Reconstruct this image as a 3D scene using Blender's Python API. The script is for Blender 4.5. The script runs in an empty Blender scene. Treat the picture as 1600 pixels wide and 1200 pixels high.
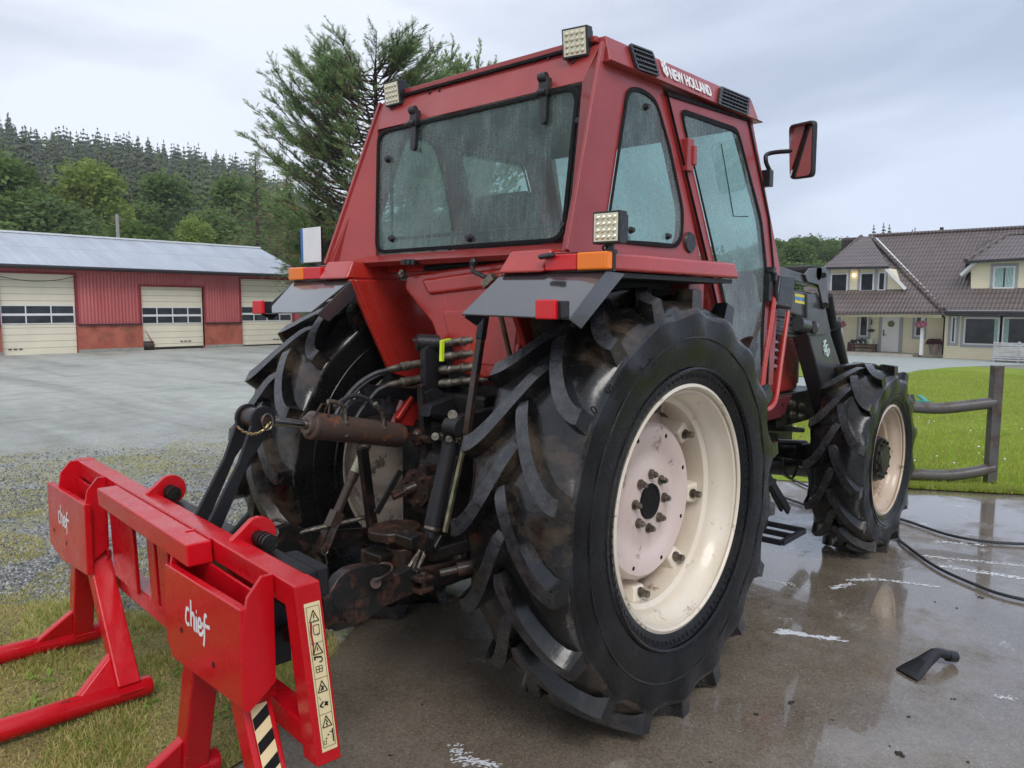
import bpy, bmesh, math, random
from math import sin, cos, pi, radians, sqrt, atan2
from mathutils import Vector, Matrix
random.seed(7)
SC = bpy.context.scene
COL = SC.collection
# ------------------------------------------------------------------ camera
CP = Vector((-2.82613, -2.61037, 1.73270)); YAW, PIT, ROL, FPX = .729166, .100702, .0042526, 1202.446
FW = Vector((cos(YAW)*cos(PIT), sin(YAW)*cos(PIT), -sin(PIT)))
_R = Vector((sin(YAW), -cos(YAW), 0)); _U = _R.cross(FW)
RT = _R*cos(ROL)+_U*sin(ROL); UP = -_R*sin(ROL)+_U*cos(ROL)
cam = bpy.data.objects.new('camera', bpy.data.cameras.new('camera')); COL.objects.link(cam)
cam.matrix_world = Matrix(((RT.x, UP.x, -FW.x, CP.x), (RT.y, UP.y, -FW.y, CP.y), (RT.z, UP.z, -FW.z, CP.z), (0, 0, 0, 1)))
cam.data.sensor_width = 36; cam.data.lens = 36*FPX/1600; cam.data.clip_start = .05; cam.data.clip_end = 3000
SC.camera = cam
# ------------------------------------------------------------------ light
SC.view_settings.view_transform = 'Standard'; SC.view_settings.look = 'None'
SC.view_settings.exposure = 1.02; SC.view_settings.gamma = 1
W = bpy.data.worlds.new('World'); SC.world = W; W.use_nodes = True
wn = W.node_tree.nodes; wl = W.node_tree.links; wn.clear()
sky = wn.new('ShaderNodeTexSky'); sky.sky_type = 'NISHITA'; sky.sun_disc = False
sky.sun_elevation = radians(48); sky.sun_rotation = radians(200); sky.air_density = 1; sky.dust_density = 2
tc = wn.new('ShaderNodeTexCoord')
mp = wn.new('ShaderNodeMapping'); mp.inputs['Scale'].default_value = (1.0, 1.0, 3.2); wl.new(tc.outputs['Generated'], mp.inputs[0])
nz = wn.new('ShaderNodeTexNoise'); nz.inputs['Scale'].default_value = 1.7; nz.inputs['Detail'].default_value = 6; nz.inputs['Roughness'].default_value = .5
nz.inputs['Distortion'].default_value = .35; wl.new(mp.outputs[0], nz.inputs['Vector'])
rp = wn.new('ShaderNodeValToRGB'); wl.new(nz.outputs[0], rp.inputs[0])
rp.color_ramp.elements[0].position = .38; rp.color_ramp.elements[0].color = (3.9, 4.3, 5.0, 1)
rp.color_ramp.elements[1].position = .58; rp.color_ramp.elements[1].color = (6.2, 6.5, 7.15, 1)
sp = wn.new('ShaderNodeSeparateXYZ'); wl.new(tc.outputs['Generated'], sp.inputs[0])
# darker bluish bank of cloud towards the front right (+X, -Y)
mm = wn.new('ShaderNodeMath'); mm.operation = 'MULTIPLY_ADD'; wl.new(sp.outputs[0], mm.inputs[0]); mm.inputs[1].default_value = .9
m2 = wn.new('ShaderNodeMath'); m2.operation = 'MULTIPLY'; wl.new(sp.outputs[1], m2.inputs[0]); m2.inputs[1].default_value = -.75; wl.new(m2.outputs[0], mm.inputs[2])
mr = wn.new('ShaderNodeMapRange'); wl.new(mm.outputs[0], mr.inputs[0]); mr.inputs[1].default_value = 0; mr.inputs[2].default_value = .95; mr.inputs[3].default_value = 0; mr.inputs[4].default_value = 1
bk = wn.new('ShaderNodeMixRGB'); bk.blend_type = 'MULTIPLY'; wl.new(mr.outputs[0], bk.inputs[0]); wl.new(rp.outputs[0], bk.inputs[1]); bk.inputs[2].default_value = (.70, .77, .89, 1)
mx = wn.new('ShaderNodeMixRGB'); mx.inputs[0].default_value = .92; wl.new(sky.outputs[0], mx.inputs[1]); wl.new(bk.outputs[0], mx.inputs[2])
bg = wn.new('ShaderNodeBackground'); bg.inputs[1].default_value = .085; wl.new(mx.outputs[0], bg.inputs[0])
wo = wn.new('ShaderNodeOutputWorld'); wl.new(bg.outputs[0], wo.inputs[0])
sl = bpy.data.lights.new('sun', 'SUN'); sl.energy = .9; sl.angle = radians(25); sl.color = (1, .97, .93)
so = bpy.data.objects.new('sun', sl); COL.objects.link(so)
so.rotation_euler = (radians(42), 0, radians(-35))
so.location = (0, 0, 30)

# ------------------------------------------------------------------ helpers
def ray(px, py): return FW + RT*((px-800)/FPX) - UP*((py-600)/FPX)
def at(px, py, ax, v):                      # photo pixel -> point on the plane x|y|z = v
    d = ray(px, py); i = 'xyz'.index(ax); return CP + d*((v-CP[i])/d[i])
def atp(px, py, P0, n):                     # photo pixel -> point on a tilted plane
    d = ray(px, py); n = Vector(n); return CP + d*(((Vector(P0)-CP).dot(n))/d.dot(n))
def gz(x, y): return -.0235*min(max(x-8-max(0, y-14), 0), 70)
def G(px, py):                              # photo pixel -> point on the ground
    z = 0
    for _ in range(12):
        p = at(px, py, 'z', z); z = gz(p.x, p.y)
    return Vector((p.x, p.y, z))
V = Vector
def rnd(a, b): return random.uniform(a, b)

def tag(o, label=None, cat=None, group=None, kind=None):
    if label: o['label'] = label
    if cat: o['category'] = cat
    if group: o['group'] = group
    if kind: o['kind'] = kind
    return o
def empty(name, loc, label, cat, group=None):
    o = bpy.data.objects.new(name, None); COL.objects.link(o); o.location = loc; o.empty_display_size = .2
    return tag(o, label, cat, group)
def origin(o):
    p = V((0, 0, 0))
    while o is not None: p = p + V(o.location); o = o.parent
    return p
def copy_tree(o, parent=None):
    c = o.copy(); COL.objects.link(c)
    if parent is not None: c.parent = parent
    for ch in list(o.children): copy_tree(ch, c)
    return c

class MB:
    """collects shapes, builds ONE mesh object"""
    def __init__(s): s.v = []; s.f = []; s.m = []; s.cm = 0
    def add(s, vs, fs):
        b = len(s.v); s.v += [tuple(p) for p in vs]
        for f in fs: s.f.append([b+i for i in f]); s.m.append(s.cm)
        return s
    def hexa(s, p):                          # p: 8 points, bottom 4 then top 4
        return s.add(p, [(3, 2, 1, 0), (4, 5, 6, 7), (0, 1, 5, 4), (1, 2, 6, 5), (2, 3, 7, 6), (3, 0, 4, 7)])
    def box(s, c, d, ax=None):               # centre, full sizes, optional axes (3 vectors)
        c = V(c); X, Y, Z = ax if ax else (V((1, 0, 0)), V((0, 1, 0)), V((0, 0, 1)))
        X, Y, Z = V(X)*d[0]/2, V(Y)*d[1]/2, V(Z)*d[2]/2
        return s.hexa([c-X-Y-Z, c+X-Y-Z, c+X+Y-Z, c-X+Y-Z, c-X-Y+Z, c+X-Y+Z, c+X+Y+Z, c-X+Y+Z])
    def bb(s, a, b): return s.box([(a[i]+b[i])/2 for i in range(3)], [abs(b[i]-a[i]) for i in range(3)])
    def bar(s, a, b, w, h, up=(0, 0, 1)):    # rectangular bar from a to b
        a, b = V(a), V(b); d = (b-a); L = d.length; d.normalize(); u = V(up); w_ = d.cross(u)
        if w_.length < 1e-4: w_ = d.cross(V((1, 0, 0)))
        w_.normalize(); u = w_.cross(d); return s.box((a+b)/2, (L, w, h), (d, w_, u))
    def prism(s, pts, t):                    # polygon pts extruded by vector t
        n = len(pts); t = V(t); P = [V(p) for p in pts]
        return s.add(P+[p+t for p in P], [tuple(reversed(range(n))), tuple(range(n, 2*n))]+[(i, (i+1) % n, n+(i+1) % n, n+i) for i in range(n)])
    def frame(s, outer, inner, t):           # ring between two same-length loops, extruded by t
        n = len(outer); t = V(t); P = [V(p) for p in outer]+[V(p) for p in inner]; P += [p+t for p in P]; f = []
        for i in range(n):
            j = (i+1) % n
            f += [(i, j, n+j, n+i), (2*n+i, 3*n+i, 3*n+j, 2*n+j), (i, 2*n+i, 2*n+j, j), (n+i, n+j, 3*n+j, 3*n+i)]
        return s.add(P, f)
    def cyl(s, a, b, r0, r1=None, n=20, cap=True):
        r1 = r0 if r1 is None else r1; a, b = V(a), V(b); d = (b-a).normalized()
        x = d.orthogonal().normalized(); y = d.cross(x)
        vs = [a+(x*cos(2*pi*i/n)+y*sin(2*pi*i/n))*r0 for i in range(n)]+[b+(x*cos(2*pi*i/n)+y*sin(2*pi*i/n))*r1 for i in range(n)]
        fs = [(i, (i+1) % n, n+(i+1) % n, n+i) for i in range(n)]
        if cap: fs += [tuple(reversed(range(n))), tuple(range(n, 2*n))]
        return s.add(vs, fs)
    def tube(s, pts, r, n=10, closed=False):
        P = [V(p) for p in pts]; rr = r if isinstance(r, (list, tuple)) else [r]*len(P); vs = []; prev = None; m = len(P)
        for i in range(m):
            d = (P[(i+1) % m]-P[i-1]) if closed else (P[min(i+1, m-1)]-P[max(i-1, 0)])
            d.normalize()
            if prev is None: x = d.orthogonal().normalized()
            else: x = (prev-d*prev.dot(d)).normalized()
            prev = x; y = d.cross(x)
            vs += [P[i]+(x*cos(2*pi*k/n)+y*sin(2*pi*k/n))*rr[i] for k in range(n)]
        fs = []
        for i in range(m if closed else m-1):
            j = (i+1) % m
            fs += [(i*n+k, i*n+(k+1) % n, j*n+(k+1) % n, j*n+k) for k in range(n)]
        if not closed: fs += [tuple(reversed(range(n))), tuple(range((m-1)*n, m*n))]
        return s.add(vs, fs)
    def lathe(s, prof, c, ax, n=48, closed=False, a0=0, a1=2*pi):  # prof: (axial, radius)
        c = V(c); ax = V(ax).normalized(); x = ax.orthogonal().normalized() if abs(ax.y) < .9 else V((1, 0, 0)); y = ax.cross(x); m = len(prof)
        full = abs(a1-a0-2*pi) < 1e-6; k = n if full else n+1
        vs = [c+ax*p[0]+(x*cos(a0+(a1-a0)*i/n)+y*sin(a0+(a1-a0)*i/n))*p[1] for i in range(k) for p in prof]
        fs = []
        for i in range(n):
            j = (i+1) % k
            for q in range(m if closed else m-1):
                r = (q+1) % m; fs.append((i*m+q, i*m+r, j*m+r, j*m+q))
        return s.add(vs, fs)
    def ball(s, c, r, n=12, sc=(1, 1, 1)):
        c = V(c); vs = [c+V((0, 0, r*sc[2]))]; m = n//2
        for i in range(1, m):
            a = pi*i/m
            for k in range(n): b = 2*pi*k/n; vs.append(c+V((r*sc[0]*sin(a)*cos(b), r*sc[1]*sin(a)*sin(b), r*sc[2]*cos(a))))
        vs.append(c-V((0, 0, r*sc[2]))); L = len(vs)-1
        fs = [(0, 1+k, 1+(k+1) % n) for k in range(n)]
        for i in range(m-2):
            for k in range(n): a = 1+i*n; fs.append((a+k, a+n+k, a+n+(k+1) % n, a+(k+1) % n))
        a = 1+(m-2)*n; fs += [(a+k, L, a+(k+1) % n) for k in range(n)]
        return s.add(vs, fs)
    def bolt(s, c, ax, r, h):                # hex bolt head
        c = V(c); ax = V(ax).normalized(); s.cyl(c, c+ax*h*.25, r*1.35, n=14); return s.cyl(c+ax*h*.2, c+ax*h, r, n=6)
    def pieces(s):
        """indices of faces grouped into far-apart pieces"""
        n = len(s.v); P = list(range(n))
        def f(a):
            while P[a] != a: P[a] = P[P[a]]; a = P[a]
            return a
        for q in s.f:
            r = f(q[0])
            for i in q[1:]:
                t = f(i)
                if t != r: P[t] = r
        isl = {}
        for i in range(n): isl.setdefault(f(i), []).append(i)
        K = list(isl); B = []
        for k in K:
            v = [s.v[i] for i in isl[k]]; lo = [min(p[a] for p in v) for a in range(3)]; hi = [max(p[a] for p in v) for a in range(3)]; B.append((lo, hi, max(hi[a]-lo[a] for a in range(3))))
        g = list(range(len(K)))
        def h(a):
            while g[a] != a: a = g[a]
            return a
        for i in range(len(K)):
            for j in range(i):
                if h(i) == h(j): continue
                d = sqrt(sum(max(0, B[i][0][a]-B[j][1][a], B[j][0][a]-B[i][1][a])**2 for a in range(3)))
                if d <= max(.02, .45*max(B[i][2], B[j][2])): g[h(i)] = h(j)
        root = {k: h(i) for i, k in enumerate(K)}; out = {}
        for fi, q in enumerate(s.f): out.setdefault(root[f(q[0])], []).append(fi)
        return list(out.values())
    def obj(s, name, mat, parent=None, bevel=0, **kw):
        kw["bevel"] = bevel
        if parent is not None:
            d = 0; q = parent
            while q is not None: d += 1; q = q.parent
            if d > 2: parent = parent.parent            # thing > part > sub-part, no deeper
        if parent is not None and len(s.v) < 2500 and name not in ('pictograms', 'red_marks', 'lettering', 'flowers', 'foliage', 'crown', 'twigs', 'trunk'):
            pc = s.pieces()
            if len(pc) > 1:
                res = []
                for fs in pc:
                    m = MB(); mp = {}
                    for fi in fs:
                        q = []
                        for i in s.f[fi]:
                            if i not in mp: mp[i] = len(m.v); m.v.append(s.v[i])
                            q.append(mp[i])
                        m.f.append(q); m.m.append(s.m[fi])
                    res.append((len(m.v), len(res), m.obj1(name, mat, parent, **kw)))
                return max(res)[2]
        return s.obj1(name, mat, parent, **kw)
    def obj1(s, name, mat, parent=None, bevel=0, smooth=True, ang=35, seg=2, recalc=True, label=None):
        me = bpy.data.meshes.new(name); o0 = origin(parent) if parent else V((0, 0, 0))
        me.from_pydata([(p[0]-o0.x, p[1]-o0.y, p[2]-o0.z) for p in s.v], [], s.f)
        for mt in (mat if isinstance(mat, (list, tuple)) else [mat]): me.materials.append(mt)
        if isinstance(mat, (list, tuple)): me.polygons.foreach_set('material_index', s.m)
        if recalc:
            b = bmesh.new(); b.from_mesh(me); bmesh.ops.recalc_face_normals(b, faces=b.faces); b.to_mesh(me); b.free()
        if smooth:
            me.polygons.foreach_set('use_smooth', [True]*len(me.polygons)); me.set_sharp_from_angle(angle=radians(ang))
        o = bpy.data.objects.new(name, me); COL.objects.link(o)
        if parent: o.parent = parent
        if bevel:
            md = o.modifiers.new('b', 'BEVEL'); md.width = bevel; md.segments = seg; md.limit_method = 'ANGLE'; md.angle_limit = radians(32); md.harden_normals = True; md.use_clamp_overlap = True
        if label: o['label'] = label
        return o

def bez(P, n=24):                            # Catmull-Rom through the points
    P = [V(p) for p in P]; out = []; Q = [P[0]*2-P[1]]+P+[P[-1]*2-P[-2]]
    m = max(2, n//(len(P)-1))
    for i in range(1, len(Q)-2):
        for k in range(m):
            t = k/m; a, b, c, d = Q[i-1], Q[i], Q[i+1], Q[i+2]
            out.append(.5*((2*b)+(c-a)*t+(2*a-5*b+4*c-d)*t*t+(3*b-a-3*c+d)*t**3))
    out.append(P[-1]); return out
def rloop(pts, r, n=4):                      # round the corners of a closed loop
    out = []; P = [V(p) for p in pts]; m = len(P)
    for i in range(m):
        a, b, c = P[i-1], P[i], P[(i+1) % m]; u = (a-b); v = (c-b); rr = min(r, u.length*.45, v.length*.45)
        A = b+u.normalized()*rr; B = b+v.normalized()*rr
        for k in range(n+1):
            t = k/n; out.append(A*(1-t)**2+b*2*t*(1-t)+B*t*t)
    return out
def text_mb(body, M, size, shear=0, sx=1, ext=.002, bold=0, sp=1):   # lettering as a mesh, M places it
    cu = bpy.data.curves.new('t', 'FONT'); cu.body = body; cu.size = size; cu.shear = shear; cu.extrude = ext/2; cu.offset = bold; cu.space_character = sp; cu.resolution_u = 4
    ob = bpy.data.objects.new('t', cu); COL.objects.link(ob); bpy.context.view_layer.update()
    me = ob.to_mesh(); mb = MB()
    mb.add([M @ V((v.co.x*sx, v.co.y, v.co.z)) for v in me.vertices], [tuple(p.vertices) for p in me.polygons])
    w = max(v.co.x for v in me.vertices)*sx
    ob.to_mesh_clear(); bpy.data.objects.remove(ob); bpy.data.curves.remove(cu); mb.w = w
    return mb
def frameM(o, x, y):                         # matrix with origin o, x and y directions
    x = V(x).normalized(); y = V(y); y = (y-x*y.dot(x)).normalized(); z = x.cross(y)
    return Matrix(((x.x, y.x, z.x, o[0]), (x.y, y.y, z.y, o[1]), (x.z, y.z, z.z, o[2]), (0, 0, 0, 1)))

# ------------------------------------------------------------------ materials
class MT:
    def __init__(s, name):
        s.m = bpy.data.materials.new(name); s.m.use_nodes = True; s.nt = s.m.node_tree; s.n = s.nt.nodes; s.l = s.nt.links
        s.b = s.n['Principled BSDF']; s.tc = s.n.new('ShaderNodeTexCoord'); s.co = s.tc.outputs['Object']
    def map(s, sc=(1, 1, 1), rot=(0, 0, 0), co=None):
        m = s.n.new('ShaderNodeMapping'); m.inputs['Scale'].default_value = sc; m.inputs['Rotation'].default_value = rot; s.l.new(co or s.co, m.inputs[0]); return m.outputs[0]
    def noise(s, sc, det=4, ro=.55, co=None, dist=0):
        t = s.n.new('ShaderNodeTexNoise'); t.inputs['Scale'].default_value = sc; t.inputs['Detail'].default_value = det; t.inputs['Roughness'].default_value = ro; t.inputs['Distortion'].default_value = dist
        s.l.new(co or s.co, t.inputs['Vector']); return t.outputs[0]
    def voro(s, sc, co=None, out='Distance', feat='F1'):
        t = s.n.new('ShaderNodeTexVoronoi'); t.feature = feat; t.inputs['Scale'].default_value = sc; s.l.new(co or s.co, t.inputs['Vector']); return t.outputs[out]
    def wave(s, sc, d='X', co=None, dist=0, prof='SIN'):
        t = s.n.new('ShaderNodeTexWave'); t.bands_direction = d; t.wave_profile = prof; t.inputs['Scale'].default_value = sc; t.inputs['Distortion'].default_value = dist; s.l.new(co or s.co, t.inputs['Vector']); return t.outputs['Fac']
    def ramp(s, fac, st, interp='LINEAR'):
        r = s.n.new('ShaderNodeValToRGB'); s.l.new(fac, r.inputs[0]); e = r.color_ramp.elements; r.color_ramp.interpolation = interp
        while len(e) < len(st): e.new(.5)
        for i, (p, c) in enumerate(st):
            e[i].position = p; e[i].color = (c, c, c, 1) if isinstance(c, (int, float)) else (*c, 1)
        return r.outputs[0]
    def mix(s, f, a, b, mode='MIX'):
        m = s.n.new('ShaderNodeMixRGB'); m.blend_type = mode
        for i, x in ((0, f), (1, a), (2, b)):
            if isinstance(x, (int, float)): m.inputs[i].default_value = x if i == 0 else (x, x, x, 1)
            elif isinstance(x, tuple): m.inputs[i].default_value = (*x, 1)
            else: s.l.new(x, m.inputs[i])
        return m.outputs[0]
    def math(s, op, a, b=0):
        m = s.n.new('ShaderNodeMath'); m.operation = op
        for i, x in ((0, a), (1, b)):
            if isinstance(x, (int, float)): m.inputs[i].default_value = x
            else: s.l.new(x, m.inputs[i])
        return m.outputs[0]
    def sep(s, co=None):
        t = s.n.new('ShaderNodeSeparateXYZ'); s.l.new(co or s.co, t.inputs[0]); return t.outputs
    def bump(s, h, st=.3, dist=.01, chain=None):
        b = s.n.new('ShaderNodeBump'); b.inputs['Strength'].default_value = st; b.inputs['Distance'].default_value = dist; s.l.new(h, b.inputs['Height'])
        if chain: s.l.new(chain, b.inputs['Normal'])
        s.l.new(b.outputs[0], s.b.inputs['Normal']); return b.outputs[0]
    def set(s, **k):
        for a, v in k.items():
            i = s.b.inputs[{'col': 'Base Color', 'ro': 'Roughness', 'me': 'Metallic', 'coat': 'Coat Weight', 'cro': 'Coat Roughness', 'em': 'Emission Color', 'es': 'Emission Strength', 'sp': 'Specular IOR Level', 'tr': 'Transmission Weight', 'sss': 'Subsurface Weight', 'al': 'Alpha'}[a]]
            if isinstance(v, tuple): i.default_value = (*v, 1)
            elif isinstance(v, (int, float)): i.default_value = v
            else: s.l.new(v, i)
        return s
def simple(name, col, ro=.5, me=0, var=.12, sc=9, bump=0, coat=0, bsc=60, sp=.5):
    t = MT(name); n = t.noise(sc, 5); c2 = tuple(x*(1-var*2) for x in col); c3 = tuple(min(1, x*(1+var)) for x in col)
    t.set(col=t.ramp(n, [(.3, c2), (.7, c3)]), me=me, coat=coat, cro=.08, sp=sp)
    t.set(ro=t.ramp(t.noise(sc*3, 4), [(.3, max(0, ro-.1)), (.7, min(1, ro+.12))]))
    if bump: t.bump(t.noise(bsc, 4), bump, .01)
    return t.m
def wetpaint(name, col, col2, ro=.28, dirt=(.05, .03, .02), dsc=5, dth=.62, drop=.25, coat=.5, sp=.5, scr=0):
    t = MT(name); n = t.noise(2.2, 6, .6); base = t.ramp(n, [(.3, col), (.7, col2)])
    d = t.ramp(t.noise(dsc, 8, .7), [(dth, 0), (dth+.12, 1)])
    if scr:
        sn = t.ramp(t.noise(6, 5, .7, t.map((9, 1.2, 1.2), (.4, .3, .9))), [(.66, 0), (.70, 1)]); sn2 = t.ramp(t.noise(38, 4, .6), [(.70, 0), (.74, 1)])
        base = t.mix(t.math('MULTIPLY', sn, .5), base, (.12, .02, .02)); base = t.mix(t.math('MULTIPLY', sn2, .8), base, (.06, .03, .025))
    t.set(col=t.mix(t.math('MULTIPLY', d, .55), base, dirt), coat=coat, cro=.06, sp=sp)
    t.set(ro=t.ramp(t.noise(7, 6, .6), [(.3, ro-.1), (.7, ro+.14)]))
    b = t.bump(t.ramp(t.voro(160), [(.0, 1), (.35, 0)]), drop, .0015)
    t.bump(t.noise(3, 2), .08, .02, b)
    return t.m
def rusty(name, paint, rust, th=.5, sc=14, ro=.42, me=.0):
    t = MT(name); n = t.noise(sc, 8, .65); r2 = t.ramp(t.noise(sc*4, 5), [(.3, tuple(x*.35 for x in rust)), (.7, rust)])
    f = t.ramp(n, [(th-.05, 0), (th+.05, 1)])
    t.set(col=t.mix(f, paint, r2), me=me, ro=t.mix(t.math('MULTIPLY', f, .8), ro, .6), coat=.16, cro=.12, sp=.28)
    t.bump(t.noise(sc*5, 6), .35, .004)
    return t.m
M = {}
M['red'] = wetpaint('red_paint', (.34, .018, .012), (.44, .028, .020), .28)
M['redfade'] = wetpaint('faded_red_paint', (.26, .025, .024), (.34, .040, .037), .34, dirt=(.10, .035, .03), coat=.3, scr=1)
M['redimp'] = wetpaint('bright_red_paint', (.44, .002, .006), (.58, .004, .012), .24, dirt=(.14, .015, .015), dsc=9, dth=.60, coat=.14, scr=1, sp=.4)
M['black'] = wetpaint('black_paint', (.012, .012, .014), (.022, .022, .025), .42, dirt=(.05, .04, .032), coat=.06, sp=.22)
M['fendblk'] = wetpaint('black_fender_plastic', (.03, .031, .034), (.045, .046, .05), .12, dirt=(.09, .09, .09), drop=.12, coat=1)
M['loader'] = wetpaint('dark_grey_loader_paint', (.035, .036, .039), (.06, .061, .065), .34, dirt=(.03, .028, .025), coat=.3)
M['iron'] = simple('greasy_black_iron', (.017, .015, .013), .42, .1, .4, 14, .5, .15, sp=.25)
M['rusty'] = rusty('rusty_iron', (.014, .013, .013), (.075, .034, .022), .57, 18, .34)
M['cylr'] = rusty('rusty_cylinder_paint', (.075, .050, .040), (.20, .08, .04), .60, 13, .34)
M['brown'] = rusty('brown_worn_iron', (.028, .020, .016), (.10, .044, .028), .55, 20, .36)
M['chrome'] = simple('chrome', (.62, .60, .58), .14, 1, .05)
M['steel'] = simple('dull_steel', (.20, .175, .14), .36, .75, .35, 30, .3)
M['brass'] = simple('brass_chain', (.55, .42, .20), .35, .9, .2, 30)
M['hose'] = simple('rubber_hose', (.028, .029, .031), .4, 0, .2, 20, .1)
M['plastic'] = simple('black_plastic', (.014, .014, .016), .36, 0, .15, 20, .15)
M['seal'] = simple('rubber_seal', (.010, .010, .011), .75, 0, .15, sp=.2)
M['lime'] = simple('lime_tape', (.62, .85, .02), .5)
M['white'] = simple('white_paint', (.72, .73, .74), .4, 0, .04)
M['wtext'] = simple('white_lettering', (.80, .80, .80), .45, 0, .03)
M['amber'] = None
def lens(name, col, es=0):
    t = MT(name); t.set(col=t.mix(t.wave(55, 'Y'), col, tuple(x*.75 for x in col)), ro=.18, coat=.35, cro=.03, sss=.0, sp=.35)
    t.bump(t.wave(70, 'Y'), .3, .003); return t.m
M['amber'] = lens('amber_lens', (1.0, .22, .0)); M['rlens'] = lens('red_lens', (.72, .006, .012))
def tyre_m(nm='wet_black_rubber', mf=.75, mc=(.085, .060, .040), sp=.42, r0=.09):
    t = MT(nm); n = t.noise(5, 7, .6)
    mud = t.ramp(t.noise(3.4, 9, .72, t.map((1, .5, 1))), [(.50, 0), (.66, 1)])
    s = t.sep(); c = t.mix(t.math('MULTIPLY', mud, mf), t.ramp(n, [(.3, (.0035, .0035, .0038)), (.75, (.009, .009, .0095))]), mc)
    fine = t.ramp(t.noise(90, 3), [(.60, 0), (.72, 1)])
    t.set(col=t.mix(t.math('MULTIPLY', fine, .22), c, (.07, .065, .055)), ro=t.ramp(t.noise(4, 6, .65), [(.38, r0), (.60, r0+.24)]), coat=.2 if mf > .5 else .04, cro=.05, sp=sp)
    b = t.bump(t.noise(45, 6, .7), .22, .004); t.bump(t.noise(6, 4), .25, .02, b); return t.m
M['tyre'] = tyre_m(); M['sidewall'] = tyre_m('sidewall_rubber', .30, (.03, .024, .018), .24, .16)
M['lugtop'] = simple('worn_skylit_lug_rubber', (.030, .031, .034), .3, 0, .4, 22, .25, .25, 90, .5)  # worn rubber, with the sky's sheen on the flat tops put into its colour
def rim_m(name, a, b_, c, th=.59):
    t = MT(name); n = t.noise(2.4, 6, .6); base = t.ramp(n, [(.3, a), (.7, b_)])
    rust = t.ramp(t.noise(9, 9, .74), [(th, 0), (th+.065, 1)])
    t.set(col=t.mix(t.math('MULTIPLY', rust, .8), base, c), ro=t.ramp(t.noise(8, 5), [(.3, .25), (.7, .5)]), coat=.4, cro=.12)
    t.bump(t.noise(30, 5), .12, .003); return t.m
M['rim'] = rim_m('cream_rim_paint', (.64, .55, .42), (.76, .69, .58), (.20, .10, .04))
M['disc'] = rim_m('pinkish_disc_paint', (.58, .45, .40), (.68, .56, .51), (.20, .09, .05))
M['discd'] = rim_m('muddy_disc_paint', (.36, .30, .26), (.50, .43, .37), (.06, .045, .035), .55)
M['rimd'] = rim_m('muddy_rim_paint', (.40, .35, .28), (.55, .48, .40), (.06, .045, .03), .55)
M['rimf'] = rim_m('worn_cream_rim', (.46, .34, .24), (.58, .46, .35), (.10, .05, .03))
def glass_m(name, tint, fog, fogc, streak=True):
    t = MT(name); n = t.n; l = t.l; out = n['Material Output']; n.remove(t.b)
    tr = n.new('ShaderNodeBsdfTransparent'); tr.inputs[0].default_value = (*tint, 1)
    gl = n.new('ShaderNodeBsdfGlossy'); gl.inputs['Roughness'].default_value = .03; gl.inputs[0].default_value = (.9, 1, 1, 1)
    df = n.new('ShaderNodeBsdfDiffuse'); df.inputs[0].default_value = (*fogc, 1)
    tl = n.new('ShaderNodeBsdfTranslucent'); tl.inputs[0].default_value = (*fogc, 1)
    fm = n.new('ShaderNodeMixShader'); fm.inputs[0].default_value = .6; l.new(df.outputs[0], fm.inputs[1]); l.new(tl.outputs[0], fm.inputs[2])
    s1 = t.noise(1.0, 5, .7, t.map((70, 70, 2.2))); s2 = t.noise(3.2, 4, .6, t.map((1.3, 1.3, .8)))
    f = t.ramp(t.mix(.68, s1, s2), [(.40, fog*.35), (.60, fog*1.5)])
    f = t.math('MULTIPLY', f, t.ramp(t.noise(150, 3, .8), [(.38, .55), (.62, 1.35)]))
    m1 = n.new('ShaderNodeMixShader'); l.new(f, m1.inputs[0]); l.new(tr.outputs[0], m1.inputs[1]); l.new(fm.outputs[0], m1.inputs[2])
    lw = n.new('ShaderNodeLayerWeight'); lw.inputs[0].default_value = .5
    bp = n.new('ShaderNodeBump'); bp.inputs['Strength'].default_value = .25; bp.inputs['Distance'].default_value = .002
    l.new(t.ramp(t.voro(120), [(0, 1), (.3, 0)]), bp.inputs['Height']); l.new(bp.outputs[0], lw.inputs['Normal']); l.new(bp.outputs[0], gl.inputs['Normal'])
    fz = t.math('ADD', .035, t.math('MULTIPLY', .7, t.math('POWER', lw.outputs['Facing'], 4.0)))
    m2 = n.new('ShaderNodeMixShader'); l.new(fz, m2.inputs[0]); l.new(m1.outputs[0], m2.inputs[1]); l.new(gl.outputs[0], m2.inputs[2]); l.new(m2.outputs[0], out.inputs[0])
    return t.m
M['glass'] = glass_m('misted_green_glass', (.60, .74, .70), .34, (.40, .54, .50))
M['glasss'] = glass_m('misted_side_glass', (.60, .78, .74), .34, (.50, .66, .62))
M['winglass'] = simple('dark_window_glass', (.03, .035, .04), .06, 0, .3, 2); 
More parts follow.
